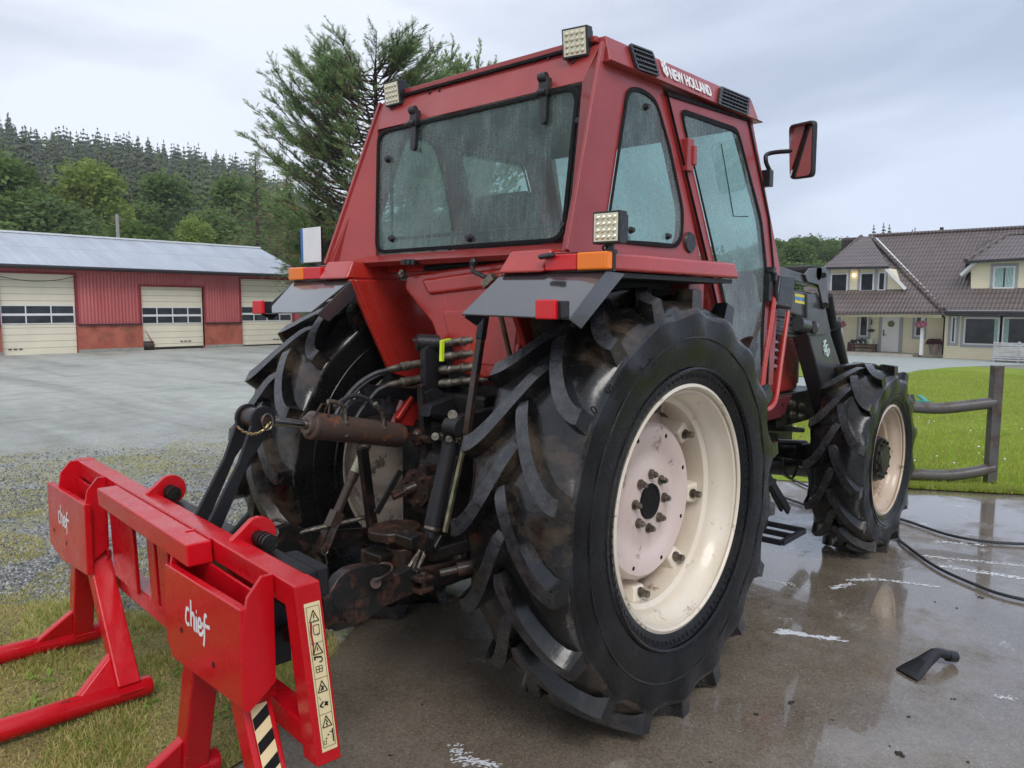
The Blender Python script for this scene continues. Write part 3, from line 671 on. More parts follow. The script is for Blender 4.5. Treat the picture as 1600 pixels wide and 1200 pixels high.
# left: (px centre, py top, distance, type, label)
for (px, pt, d, j, lab, ws) in [(148, 262, 66, 0, 'tall yellow green birch standing out in front of the dark spruces', 1.15), (-12, 245, 62, 1, 'bushy green broadleaf tree at the left edge of the forest', 1.3), (40, 300, 60, 1, 'low broadleaf tree just right of the one at the left edge, above the barn roof', 1.3), (90, 312, 58, 2, 'dark broadleaf tree left of the tall yellow green birch', 1.3),
                                (258, 276, 75, 1, 'broadleaf tree between the tall birch and the pole, rounded crown', 1.1), (305, 345, 54, 0, 'small pale yellow sapling just above the barn roof', .8), (368, 280, 70, 1, 'pale green broadleaf tree left of the big pine', 1.0), (228, 352, 54, 1, 'low bush right of the thin pole above the barn roof', 1.6), (330, 330, 58, 2, 'dark broadleaf tree behind the pale sapling', 1.1), (20, 258, 64, 2, 'tall dark broadleaf tree second from the left edge of the forest', 1.0)]:
    x, y = polar(px, d); w = d*wfac(px); zt = 1.73+(480-pt)/FPX*w; z0 = hl(px, d)-.3; put_tree(j, x, y, z0, (zt-z0)/.97, lab, None, ws)
RG = 'broadleaf trees on the low hill behind the house'
R = random.Random(4); pr_ = []
for i in range(420):
    px = R.uniform(1130, 1480); d = 64+95*R.random(); x, y = polar(px, d)
    if all((x-a)**2+(y-b)**2 > 4.6**2 for a, b, *_ in pr_): pr_.append((x, y, d, px))
for x, y, d, px in pr_: put_tree(R.choice((1, 2, 1)), x, y, hr(px, d)-.6, R.uniform(7, 9.5)*(.75 if d < 85 else 1), 'leafy tree in the green wood on the low hill behind the house', RG, R.uniform(1.1, 1.4))
for px, t_, d in [(1359, 350, 145), (1374, 347, 146), (1383, 349, 144), (1423, 354, 140), (1419, 357, 143)]:
    x, y = polar(px, d); w = d*wfac(px); zt = 1.73+(480-t_)/FPX*w; o = copy_tree(protos[0]); o.location = (x, y, zt-8); o.scale = (7, 7, 8); o['group'] = 'spruces on the skyline above the house'; o['label'] = 'small dark spruce poking above the broadleaf wood behind the house'
# ------------------------------------------------------------------ big pine by the yard
M['pn'] = leafm('pine_needles', (.15, .25, .085), (.32, .44, .18), .9, .35); M['pn2'] = leafm('pine_needles_dark', (.08, .14, .045), (.17, .25, .085), .9, .3); M['pd'] = leafm('dead_pine_needles', (.20, .095, .045), (.32, .17, .085), 2, .1)
PX = at(588, 470, 'y', 18.5); pine = empty('pine_tree', (PX.x, PX.y, 0), 'big ragged pine with dead brown inner twigs rising behind the tractor cab', 'tree')
R = random.Random(9); tk = MB(); tw = MB(); cr = MB(); base = V((PX.x, PX.y, 0))
def tuft(p, d, L, mi, n=15):
    cr.cm = mi; d = d.normalized()
    for _ in range(n):
        q = (d+V((R.gauss(0, .55), R.gauss(0, .55), R.gauss(0, .45)))).normalized(); w = q.orthogonal().normalized()*L*.085; s0 = p+d*L*R.uniform(-.9, .6); e = s0+q*L*R.uniform(.6, 1.1)
        cr.add([s0-w, s0+w, e], [(0, 1, 2)])
def skyl(px): return lerp([(350, 250), (395, 165), (430, 110), (455, 92), (480, 125), (510, 60), (560, 62), (590, 45), (628, 38), (650, 85), (668, 60), (690, 108), (710, 80), (745, 64), (775, 72), (790, 100)], px)
tk.tube([base+V((0, 0, -.1)), base+V((.15, .1, 2.5)), base+V((-.05, 0, 5)), base+V((.1, 0, 8.0)), base+V((.1, 0, 9.9))], [.24, .2, .15, .08, .03], 10)
for i in range(235):
    t = (i+R.random())/235; z0 = 1.6+7.9*t; a = R.uniform(0, 6.283); L = 3.85*sqrt(max(.05, 1-(max(0, t-.30)/.74)**2))*R.uniform(.6, 1.05)*(.75 if t < .2 else 1)
    if i % 3: a = R.choice((2.2, -1.0))+R.uniform(-.75, .75)     # more limbs across the view
    d = V((cos(a), sin(a), 0)); p0 = base+V((0, 0, z0)); rise = R.uniform(.1, .45)+t*.35
    pts = [p0+d*L*s+V((0, 0, L*(rise*s*s)+.12*sin(s*7+i))) for s in (0, .2, .4, .6, .8, 1)]
    tk.tube(pts, [.055*(1-.5*t), .045*(1-.5*t), .035, .025, .016, .008], 5)
    for k in range(17):
        s = R.uniform(.2, 1)**.75; j = min(int(s*5), 4); p = pts[j].lerp(pts[j+1], s*5-j); side = d.cross(V((0, 0, 1)))*R.choice((-1, 1))
        td = (d*R.uniform(.3, .9)+side*R.uniform(.1, .9)+V((0, 0, R.uniform(.1, .9)))).normalized(); tl = R.uniform(.35, .85)*(1.15-.5*s); e = p+td*tl
        tw.tube([p, p+td*tl*.5+V((0, 0, -.02)), e], [.011, .008, .004], 3)
        for m in range(8):
            u = (m+1)/8
            if s < .5 and R.random() < .55:
                if R.random() < .5: tuft(p+td*tl*u, td, .10, 2, 6)
                continue
            sd = (td+V((R.gauss(0, .5), R.gauss(0, .5), R.uniform(.1, .8)))).normalized(); q = p+td*tl*u+sd*R.uniform(.05, .22)
            mi = 2 if R.random() < (.22 if s < .6 else .07) else (1 if (z0 < 3.4 or R.random() < .3) else 0); tuft(q, sd, .125, mi, 18)
# lower skirt of darker, brownish boughs
tk.obj('trunk', M['bark'], pine); tw.obj('twigs', M['bark'], pine, smooth=False, recalc=False); cr.obj('crown', [M['pn'], M['pn2'], M['pd']], pine, recalc=False, smooth=False)
o = copy_tree(pine); o.location = (18.9, 19.6, -.1); o.rotation_euler.z = 2.1; o.scale = (.8, .8, 1.06); o['label'] = 'second pine behind the tractor, only its top showing over the cab roof'
# second, lower conifer left of the pine
def conifer(px, yv, top, wd, seed, lab, zmin=.4):
    R = random.Random(seed); b = at(px, 470, 'y', yv); b.z = 0; H = at(px, top, 'y', yv).z; root = empty('conifer_tree', b, lab, 'tree'); tk = MB(); c = MB()
    tk.tube([b, b+V((0, 0, H*.5)), b+V((0, 0, H*.97))], [.16, .1, .02], 8)
    for i in range(150):
        t = (i+R.random())/150; z0 = zmin+(H-zmin-.1)*t; a = R.uniform(0, 6.283); L = wd*(1-t**1.3)*R.uniform(.6, 1.1)+.15; d = V((cos(a), sin(a), .0)); p0 = b+V((0, 0, z0)); e = p0+d*L+V((0, 0, -.15*L+.25*L*t)); tk.tube([p0, p0.lerp(e, .5)+V((0, 0, .05)), e], [.025, .015, .006], 4)
        for k in range(int(10+16*L)):
            s = R.uniform(.3, 1); q = p0.lerp(e, s)+V((R.gauss(0, .14), R.gauss(0, .14), R.gauss(-.03, .12)))*L**.5; c.cm = 2 if R.random() < .22 else R.choice((0, 1, 1))
            dd = (d+V((R.gauss(0, .5), R.gauss(0, .5), R.gauss(.1, .4)))).normalized()
            for _ in range(9):
                v_ = (dd+V((R.gauss(0, .5), R.gauss(0, .5), R.gauss(0, .5)))).normalized(); w = v_.orthogonal().normalized()*.009; s0 = q+dd*R.uniform(-.1, .1); c.add([s0-w, s0+w, s0+v_*R.uniform(.07, .14)], [(0, 1, 2)])
    tk.obj('trunk', M['bark'], root); c.obj('crown', [M['pn'], M['pn2'], M['pd']], root, recalc=False, smooth=False)
conifer(405, 37.0, 235, 3.0, 1, 'dark brownish conifer left of the big pine, behind the end of the barn roof')
conifer(452, 35.5, 255, 2.6, 2, 'dark conifer close against the left side of the big pine')
conifer(500, 20.5, 325, 1.5, 3, 'low bushy conifer between the barn roof corner and the tractor cab', 2.7)
# ------------------------------------------------------------------ barn
YB = 27.4; EV = 3.02; BX0, BX1 = -8.0, 16.6
barn = empty('barn', (5, YB, 0), 'long red corrugated barn with a grey metal roof and cream roller doors', 'barn')
def corr_m(name, c1, c2, sc, ax='X'):
    t = MT(name); w = t.wave(sc, ax); n = t.noise(1.2, 6, .6, t.map((1, 1, .25)))
    t.set(col=t.mix(t.ramp(w, [(.0, .35), (.35, 0)]), t.ramp(n, [(.3, c1), (.7, c2)]), tuple(x*.5 for x in c1)), ro=.5); t.bump(w, .8, .02); return t.m
M['corr'] = corr_m('red_corrugated_sheet', (.42, .085, .088), (.54, .135, .135), 2.6)
M['plaster'] = wetpaint('red_brick_render', (.32, .075, .05), (.46, .14, .09), .8, dirt=(.16, .06, .045), dsc=2, dth=.5, drop=0, coat=0)
def roofm():
    t = MT('grey_metal_roof'); s = t.sep(); w = t.wave(1.05, 'X', prof='SAW'); w2 = t.wave(3.2, 'X'); n = t.noise(.8, 6, .6, t.map((2, .4, 1)))
    c = t.ramp(n, [(.3, (.34, .38, .44)), (.7, (.48, .53, .60))]); c = t.mix(t.ramp(w, [(.93, 0), (1, .5)]), c, (.08, .09, .11)); 
    ys = t.ramp(t.math('ABSOLUTE', t.math('SUBTRACT', s[1], 1.75)), [(.02, 1), (.04, 0)]); c = t.mix(t.math('MULTIPLY', ys, .4), c, (.07, .08, .09))
    t.set(col=c, ro=.35, me=.1); t.bump(w2, .5, .02); return t.m
M['mroof'] = roofm()
def boards(name, c, sc, ax='Z', ro=.5, dk=.6):
    t = MT(name); w = t.wave(sc, ax, prof='SAW'); n = t.noise(1.5, 5)
    t.set(col=t.mix(t.ramp(w, [(.86, 0), (.97, 1)]), t.ramp(n, [(.3, tuple(x*.9 for x in c)), (.7, c)]), tuple(x*dk for x in c)), ro=ro); t.bump(w, .4, .012); return t.m
M['cream'] = boards('cream_door_panels', (.80, .74, .58), 1.35, dk=.45); M['dark'] = simple('dark_trim', (.02, .02, .024), .5); M['redtrim'] = simple('red_trim', (.25, .02, .025), .5)
D = [(5.03, 7.38, .0, 2.78, 3, 1.05, 1.70, 'n'), (9.66, 12.10, .10, 2.42, 4, 1.0, 1.64, 'd'), (13.74, 16.2, .06, 2.82, 4, 1.05, 1.68, 'x')]
mb = MB(); xs = [BX0]+[q for d in D for q in (d[0], d[1])]+[BX1]
for i in range(0, 8, 2): mb.bb((xs[i], YB, 1.0), (xs[i+1], YB+.2, EV))
for d in D: mb.bb((d[0], YB, d[3]), (d[1], YB+.2, EV))
mb.bb((BX1-.2, YB+.2, 0), (BX1, YB+7.5, EV)); mb.bb((BX0, YB+.2, 0), (BX0+.2, YB+7.5, EV)); mb.prism([(BX1-.2, YB, EV), (BX1-.2, YB+3.7, EV+1.3), (BX1-.2, YB+7.5, EV)], (.2, 0, 0))
mb.obj('wall', M['corr'], barn)
mb = MB(); lg = MB()
for i in range(0, 8, 2): mb.bb((xs[i], YB-.05, -.02), (xs[i+1], YB+.15, .985)); lg.bb((xs[i]+.02, YB-.12, .985), (xs[i+1]-.02, YB-.002, 1.03))
mb.obj('brick_base', M['plaster'], barn); lg.obj('ledge', M['dark'], barn)
mb = MB()
for i in range(0, 8, 2): mb.bb((xs[i], YB-.07, -.05), (xs[i+1], YB-.055, .12))
mb.obj('plinth', simple('grey_plinth', (.30, .30, .27), .8), barn)
rf = MB(); rs = (4.45-3.08)/4.0
rf.prism([(BX0-.3, YB-.45, EV+.02), (BX0-.3, YB+3.6, EV+.02+4.05*rs), (BX0-.3, YB+7.9, EV+.02), (BX0-.3, YB+7.9, EV-.06), (BX0-.3, YB+3.6, EV-.06+4.05*rs), (BX0-.3, YB-.45, EV-.06)], (BX1-BX0+.45, 0, 0)); ro_ = rf.obj('roof', M['mroof'], barn)
MB().bb((BX0-.3, YB+3.48, EV+4.05*rs+.0), (BX1+.15, YB+3.72, EV+4.05*rs+.07)).obj('ridge_cap', M['white'], ro_)
MB().cyl((BX0-.3, YB-.52, EV-.02), (BX1+.15, YB-.52, EV-.02), .065, n=8).obj('gutter', M['dark'], ro_)
MB().bb((BX0, YB-.40, EV-.10), (BX1, YB-.36, EV-.0)).obj('fascia', M['redtrim'], ro_)
for (a, b, z0, z1, n, wz0, wz1, k) in D:
    dm = MB().bb((a, YB+.10, z0), (b, YB+.14, z1)); d_ = dm.obj('door', M['cream'], barn)
    f = MB(); f.bb((a-.07, YB-.03, z0), (a, YB+.12, z1)); f.bb((b, YB-.03, z0), (b+.07, YB+.12, z1)); f.bb((a-.07, YB-.03, z1), (b+.07, YB+.12, z1+.07)); f.obj('door_frame', M['redtrim'], d_)
    zm = (wz0+wz1)/2; w = (b-a)/n
    g = MB(); g.bb((a+.03, YB+.075, wz0), (b-.03, YB+.098, wz0+.03)); g.bb((a+.03, YB+.075, wz1-.03), (b-.03, YB+.098, wz1)); g.bb((a+.03, YB+.075, zm-.04), (b-.03, YB+.098, zm+.04))
    for q in range(n+1): xx = min(max(a+q*w, a+.045), b-.045); g.bb((xx-.018, YB+.072, wz0), (xx+.018, YB+.098, wz1))
    g.obj('window_frame', M['white'], d_)
    p = MB(); p.bb((a+.03, YB+.09, wz0), (b-.03, YB+.1, wz1)); p.obj('window_pane', M['winglass'], d_)
    h = MB(); [h.box((b-.9+q*.16-.8*(k == 'n')-.4*(k == 'n'), YB+.08, z0+.2), (.10, .02, .035)) for q in range(3)]; h.obj('door_handle', M['dark'], d_)
o = MB().tube(bez([(4.3, YB-.1, 2.86), (5.2, YB-.1, 2.62), (6.0, YB-.1, 2.52), (6.8, YB-.1, 2.58), (7.4, YB-.1, 2.72)], 20), .012, 5).obj('cable', M['plastic']); tag(o, 'thin black cable sagging across the leftmost cream barn door', 'cable')
# garden roller
p = G(229, 547); ax = V((.95, -.3, 0)).normalized(); root = empty('garden_roller', p, 'rusty garden roller parked beside the middle barn door', 'roller')
MB().cyl(p+V((0, 0, .17))-ax*.26, p+V((0, 0, .17))+ax*.26, .17, n=24).obj('drum', M['brown'], root, .01)
MB().tube([p+V((0, 0, .17))-ax*.3, p-ax*.36+V((-.25, .1, .92)), p+ax*.16+V((-.25, .1, .92)), p+V((0, 0, .17))+ax*.3], .026, 6).bar(p-ax*.33+V((-.18, .07, .6)), p+ax*.2+V((-.18, .07, .6)), .02, .02).obj('handle', simple('pinkish_pipe', (.45, .25, .2), .5), root)
p = G(368, 536); o = MB().cyl(p, p+V((-.16, .75, 1.15)), .014, .012, 7).obj('stick', simple('pale_wood', (.5, .42, .3), .7)); tag(o, 'pale wooden stick leaning against the red barn wall', 'stick')
# utility pole behind the barn
x, y = polar(191, 46); root = empty('utility_pole', (x, y, 0), 'thin grey utility pole standing behind the barn', 'pole'); zt = at(189, 335, 'y', y).z
MB().cyl((x, y, 0), (x-.05, y, zt), .11, .085, 10).obj('shaft', simple('grey_pole', (.30, .29, .27), .8), root); b = MB().bar((x-.28, y+.1, zt-.3), (x+.2, y-.1, zt-.3), .06, .06)
for s_ in (-.24, .16): b.cyl((x+s_, y, zt-.28), (x+s_, y, zt-.14), .03, n=8)
b.obj('crossarm', M['steel'], root)
# ------------------------------------------------------------------ house
HX = 41.0
def hp(px, py, x=HX): return at(px, py, 'x', x)
house = empty('house', hp(1440, 552), 'pale yellow timber house with a brown tiled roof, dormers and a porch', 'house')
M['yel'] = boards('yellow_siding', (.86, .78, .56), 2.6, 'Z', .6, .70); M['wht'] = simple('white_trim', (.72, .72, .72), .5, 0, .05); M['gtrim'] = simple('grey_trim', (.36, .37, .40), .6, 0, .05)
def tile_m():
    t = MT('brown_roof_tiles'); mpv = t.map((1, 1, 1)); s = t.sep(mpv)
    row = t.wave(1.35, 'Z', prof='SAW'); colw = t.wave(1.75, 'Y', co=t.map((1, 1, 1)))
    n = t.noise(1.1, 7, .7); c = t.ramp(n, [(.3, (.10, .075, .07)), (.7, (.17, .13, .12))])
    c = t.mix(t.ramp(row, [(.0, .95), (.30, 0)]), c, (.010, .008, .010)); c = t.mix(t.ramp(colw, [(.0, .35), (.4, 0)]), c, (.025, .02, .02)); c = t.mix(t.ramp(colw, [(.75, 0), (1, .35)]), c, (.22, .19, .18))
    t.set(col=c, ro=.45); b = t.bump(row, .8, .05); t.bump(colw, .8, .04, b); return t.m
M['tile'] = tile_m()
Z0 = hp(1440, 552).z
def rect(px0, py0, px1, py1, x): ym = (py0+py1)/2; xm = (px0+px1)/2; return at(px0, ym, 'x', x).y, at(px1, ym, 'x', x).y, at(xm, py1, 'x', x).z, at(xm, py0, 'x', x).z
def fbox(mb, px0, py0, px1, py1, x, t=.06, g=0): a, b, c, d = rect(px0, py0, px1, py1, x); return mb.bb((x-t-g, a, c), (x-g, b, d))
yl = hp(1258, 520).y; yr = hp(1700, 520).y; ye = hp(1482, 520).y
mb = MB(); mb.bb((HX, yl, Z0-.5), (HX+8, ye, 1.62)); mb.bb((HX-.8, ye, Z0-.5), (HX+8, yr, 1.62)); mb.obj('wall', M['yel'], house)
deck = MB().bb((39.25, yl, Z0-.16), (HX-.003, ye+1.2, Z0-.003)); deck.bb((39.6, yl, Z0-.7), (HX-.4, ye+1.2, Z0-.17)).obj('porch_deck', simple('pale_decking', (.46, .42, .38), .7), house)
XE = 38.9; ZE = at(1475, 487, 'x', XE).z; XR = 45.4; ZR = at(1370, 369, 'x', XR).z; sl_ = (ZR-ZE)/(XR-XE)
def rp_(px, py, off=0):   # pixel -> main roof plane
    p = atp(px, py, (XE, 0, ZE+off), (-sl_, 0, 1)); return p
yT = hp(1700, 400).y
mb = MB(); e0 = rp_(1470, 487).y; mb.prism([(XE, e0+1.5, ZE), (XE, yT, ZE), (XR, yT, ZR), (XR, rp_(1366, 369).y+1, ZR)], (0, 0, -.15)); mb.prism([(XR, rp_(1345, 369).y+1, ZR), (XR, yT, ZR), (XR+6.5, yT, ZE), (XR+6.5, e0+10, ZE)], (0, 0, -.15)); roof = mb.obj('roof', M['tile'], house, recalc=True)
# left wing: hipped roof lying a little above the main plane
of = .16; wp = [rp_(1256, 489, of), rp_(1476, 486, of), rp_(1362, 370, of), rp_(1346, 369, of), rp_(1256, 448, of)]
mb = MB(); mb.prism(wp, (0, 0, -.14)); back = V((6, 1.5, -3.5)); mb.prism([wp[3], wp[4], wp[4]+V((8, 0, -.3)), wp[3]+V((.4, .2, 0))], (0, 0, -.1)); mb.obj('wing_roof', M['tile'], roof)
hipt = MB(); a = rp_(1361, 371, of+.05); b = rp_(1472, 484, of+.05); hipt.tube([a, b], .13, 8)
for k in range(22): q = a.lerp(b, (k+.5)/22); hipt.cyl(q, q+(b-a).normalized()*.26, .12, .155, 8)
a2 = rp_(1346, 369, of+.03); b2 = rp_(1258, 446, of+.03); hipt.tube([a2, b2], .11, 8); hipt.obj('hip_tiles', M['tile'], roof)
MB().bar(rp_(1369, 372, of), rp_(1476, 484, of), .09, .05).obj('flashing', M['wht'], roof)
rdg = MB(); rdg.tube([(XR, rp_(1358, 369).y, ZR+.03), (XR, yT, ZR+.03)], .12, 8); rdg.obj('ridge_tiles', M['tile'], roof)
MB().cyl((XR+.3, at(1469, 362, 'x', XR).y, ZR), (XR+.3, at(1469, 362, 'x', XR).y, ZR+.32), .1, n=8).obj('vent_pipe', M['dark'], roof)
gt_ = MB(); gt_.tube([(XE-.06, yl-.2+.5, ZE-.02), (XE-.06, e0, ZE-.02)], .08, 8); gt_.bb((XE-.05, e0+.001, ZE-.14), (XE+.02, yl+.2, ZE-.03)); gt_.tube([(XE-.06, e0, ZE-.02), (XE-.06, yr, ZE-.02)], .075, 8); gt_.obj('gutter', M['dark'], roof)
MB().bb((XE-.02, e0-.3, ZE+.0), (XE+.02, yr, ZE+.07)).obj('eave_board', M['wht'], roof)
MB().bb((XE+.02, yl, ZE-.12), (HX, yr, ZE-.06)).obj('soffit', M['yel'], roof)
MB().bb((39.35, yl, ZE-.3), (39.45, ye, ZE-.125)).obj('porch_beam', M['yel'], house)
def window(mbp, px0, py0, px1, py1, x, par, name='window', fr=M['wht'], tw=1.6, trim=True, mull=0, curtain=None, depth=.06):
    a, b, c, d = rect(px0, py0, px1, py1, x); t = abs(b-a)*.0+.07; y0, y1 = min(a, b), max(a, b)
    w = MB(); w.bb((x-depth, y0, c), (x-.003, y0+t, d)); w.bb((x-depth, y1-t, c), (x-.003, y1, d)); w.bb((x-depth, y0+t, c), (x-.003, y1-t, c+t)); w.bb((x-depth, y0+t, d-t), (x-.003, y1-t, d))
    if mull:
        for k in range(mull): ym = y0+(y1-y0)*(k+1)/(mull+1); w.bb((x-depth, ym-.03, c+t), (x-.003, ym+.03, d-t))
    o = w.obj(name, fr, par); MB().bb((x-.03, y0+t*.9, c+t*.9), (x-.012, y1-t*.9, d-t*.9)).obj('pane', M['winglass'], o)
    if trim: q = MB(); g = .13; q.bb((x-.025, y0-g, c-g), (x-.002, y0, d+g)); q.bb((x-.025, y1, c-g), (x-.002, y1+g, d+g)); q.bb((x-.025, y0, d), (x-.002, y1, d+g)); q.bb((x-.025, y0, c-g), (x-.002, y1, c)); q.obj('casing', M['gtrim'], o)
    if curtain:
        q = MB()
        for (f0, f1) in curtain:
            n = 7
            for k in range(n): ya = y0+(y1-y0)*(f0+(f1-f0)*k/n); yb = y0+(y1-y0)*(f0+(f1-f0)*(k+.7)/n); q.bb((x-.038, min(ya, yb), c+t), (x-.031, max(ya, yb), d-t))
        q.obj('curtain', simple('mint_curtain', (.45, .66, .62), .8), o)
    return o
# ground floor
window(None, 1343, 493, 1357, 526, HX, house); window(None, 1430, 493, 1443, 526, HX, house); window(None, 1296, 493, 1309, 526, HX, house)
dy0, dy1, dz0, dz1 = rect(1378, 494, 1405, 552, HX); dz0 = Z0
do = MB().bb((HX-.07, dy1, dz0+.02), (HX-.02, dy0, dz1)).obj('front_door', simple('white_door', (.78, .77, .74), .4, 0, .03), house, .01)
q = MB(); q.bb((HX-.06, dy0, dz0), (HX-.01, dy0+.16, dz1+.1)); q.bb((HX-.06, dy1-.16, dz0), (HX-.01, dy1, dz1+.1)); q.obj('door_frame', M['gtrim'], do)
c = hp(1392.5, 506, HX-.075); MB().cyl(c, c+V((-.012, 0, 0)), .17, n=24).obj('door_window', simple('wreath', (.16, .17, .06), .6), do)
c = hp(1380.5, 520, HX-.08); MB().box(c, (.03, .05, .34)).box(c+V((-.05, -.08, -.1)), (.02, .18, .03)).obj('door_handle', M['dark'], do)
for px in (1315.5, 1441): y_ = at(px, 520, 'x', 39.4).y; MB().bb((39.32, y_-.07, Z0-.003), (39.48, y_+.07, ZE-.3)).obj('porch_post', M['wht'], house)
# right bay
BXX = HX-.8
window(None, 1486, 494, 1494, 536, BXX, house, tw=.8)
MB().bb((BXX-.14, yr, at(1550, 494, 'x', BXX).z), (BXX-.003, ye-.05, at(1550, 490.5, 'x', BXX).z)).obj('window_awning', M['dark'], house)
window(None, 1506, 496, 1562, 539, BXX, house, curtain=[(0.0, .15)]); window(None, 1566, 496, 1640, 539, BXX, house, curtain=[(.86, 1.0)])
dp_ = MB(); yd = at(1484, 520, 'x', HX-.06).y+.25; dp_.tube([(HX-.6, yd+.15, ZE-.05), (HX-.1, yd, ZE-.35), (HX-.1, yd, Z0)], .05, 8).obj('downpipe', M['dark'], house)
# dormers
def dormer(wall, x, roofp, par):
    MB().prism([at(a, b, 'x', x) for a, b in wall], (3.5, 0, 0)).obj('dormer_wall', M['yel'], par)
XD = 40.35; dormer([(1287, 458), (1414, 457), (1386, 419), (1287, 419)], XD, None, house)
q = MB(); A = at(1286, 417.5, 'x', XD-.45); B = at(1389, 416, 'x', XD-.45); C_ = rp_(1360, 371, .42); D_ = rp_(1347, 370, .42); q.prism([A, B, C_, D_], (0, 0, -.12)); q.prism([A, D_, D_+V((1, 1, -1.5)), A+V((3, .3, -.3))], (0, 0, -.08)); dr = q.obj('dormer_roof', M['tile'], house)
MB().bar(A+V((-.03, 0, -.06)), B+V((-.03, 0, -.06)), .1, .13).obj('gutter', M['dark'], dr)
MB().bar(at(1385, 420, 'x', XD-.35), at(1415, 452, 'x', XD-.1), .35, .16).obj('barge_board', M['wht'], dr)
MB().prism([at(1287, 463, 'x', XD-.1), at(1412, 462, 'x', XD-.1), at(1412, 457.5, 'x', XD-.03), at(1287, 458.5, 'x', XD-.03)], (.04, 0, 0)).obj('lead_flashing', M['gtrim'], dr)
window(None, 1298, 427, 1325, 456.5, XD, house, trim=False, curtain=None); window(None, 1344, 426, 1366, 455.5, XD, house, trim=False); window(None, 1372, 425, 1384, 454.5, XD, house, trim=False)
q = MB(); [fbox(q, a, 421, b, 457, XD, .02, .002) for a, b in ((1289, 1297.5), (1325.5, 1328), (1340, 1343.5), (1366.5, 1371.5), (1384.5, 1387))]; q.obj('casing', M['gtrim'], house)
c = at(1334, 430, 'x', XD-.12); lm = MT('lit_wall_lamp'); lm.set(col=(1, .8, .5), em=(1, .72, .35), es=4.0); MB().ball(c, .07, 10).obj('wall_lamp', lm.m, house)
XD2 = 40.6; dormer([(1517, 454), (1720, 448), (1720, 398), (1517, 408)], XD2, None, house)
q = MB(); A = at(1509, 407.5, 'x', XD2-.45); B = at(1725, 396, 'x', XD2-.45); C_ = rp_(1600, 366, .4); D_ = rp_(1573, 367, .4); q.prism([A, B, C_, D_], (0, 0, -.12)); E_ = rp_(1507, 431, .16); q.prism([A, D_, rp_(1530, 380, -.1), E_], (0, 0, -.1)); dr = q.obj('dormer_roof', M['tile'], house)
q = MB(); q.tube([A, D_], .12, 8); q.tube([D_, C_], .12, 8); q.tube([C_, B], .12, 8); q.obj('hip_tiles', M['tile'], dr)
MB().bar(A+V((-.03, 0, -.07)), B+V((-.03, 0, -.07)), .1, .13).obj('gutter', M['dark'], dr)
MB().bar(at(1526, 409, 'x', XD2-.3), at(1503, 430, 'x', XD2-.1), .3, .14).obj('barge_board', M['wht'], dr)
window(None, 1552, 416, 1586, 451, XD2, house, curtain=[(0, .46), (.54, 1)])
MB().prism([at(1500, 461, 'x', XD2-.2), at(1720, 455, 'x', XD2-.2), at(1720, 449, 'x', XD2-.03), at(1512, 455, 'x', XD2-.03)], (.04, 0, 0)).obj('lead_flashing', M['gtrim'], dr)
# things on the porch
def basket(px, lab):
    c = at(px, 507, 'x', 39.2); r = empty('hanging_basket', c, lab, 'flower basket', None); R = random.Random(px)
    MB().ball(c+V((0, 0, -.05)), .17, 12, (1, 1, .7)).obj('pot', M['g1'], r); f = MB()
    for k in range(260): a = R.uniform(0, 6.28); u = R.uniform(-.9, 1); s_ = sqrt(1-u*u); p = c+V((s_*cos(a), s_*sin(a), u*.62))*.27*R.uniform(.7, 1.05); e = V((R.gauss(0, 1), R.gauss(0, 1), R.gauss(0, 1))).normalized(); w = e.orthogonal()*.04; f.cm = R.choice((0, 0, 0, 1)); f.add([p-w, p+e*.04, p+w, p-e*.04], [(0, 1, 2, 3)])
    f.obj('flowers', [leafm('pink_petals', (.62, .12, .34), (.80, .28, .55)), M['g1']], r, recalc=False); MB().tube([c+V((0, 0, .12)), c+V((.05, 0, .5)), c+V((.2, 0, .62))], .012, 5).obj('hook', M['wht'], r)
basket(1313, 'hanging basket of pink flowers on the porch post nearest the tractor'); basket(1439, 'hanging basket of pink flowers on the porch post right of the front door')
b0 = at(1330, 550, 'x', HX-.5); b1 = at(1368, 550, 'x', HX-.5); zb = Z0; bt = at(1350, 537.5, 'x', HX-.5).z; root = empty('porch_bench', (b0.x, (b0.y+b1.y)/2, zb), 'brown wooden bench against the porch wall', 'bench')
bm_ = simple('dark_red_wood', (.10, .035, .025), .6); MB().bb((HX-.75, b1.y, bt-.08), (HX-.2, b0.y, bt)).obj('seat', bm_, root); MB().bb((HX-.7, b1.y+.1, zb+.16), (HX-.25, b0.y-.1, zb+.22)).obj('lower_shelf', bm_, root)
for yy in (b0.y-.06, b1.y+.06):
    for xx in (HX-.7, HX-.26): MB().bb((xx-.04, yy-.04, zb), (xx+.04, yy+.04, bt-.082)).obj('leg', bm_, root)
def pot(px, base, top, w, mat, plant, lab, n=180, leafs=.07, spread=1):
    c = at(px, base, 'x', HX-.45); c.z = Z0; h = at(px, top[0], 'x', HX-.45).z-Z0; r = empty('potted_plant', c, lab, 'plant'); MB().lathe([(0, .01), (0, w*.62), (h, w), (h, w*.85), (h*.9, .01)], c, (0, 0, 1), 16).obj('pot', mat, r)
    ht = at(px, top[1], 'x', HX-.45).z-Z0; f = MB(); R = random.Random(px)
    for k in range(n): t = R.random(); a = R.uniform(0, 6.28); rr = spread*w*R.random()**.5*(1-.35*t); p = c+V((cos(a)*rr, sin(a)*rr, h+(ht-h)*t)); e = V((R.gauss(0, 1), R.gauss(0, 1), R.gauss(.2, 1))).normalized()*leafs; q = e.orthogonal().normalized()*leafs*.5; f.cm = 1 if (len(plant) > 1 and t > .7 and R.random() < .4) else 0; f.add([p-e, p-q, p+e, p+q], [(0, 1, 2, 3)])
    f.obj('foliage', plant, r, recalc=False)
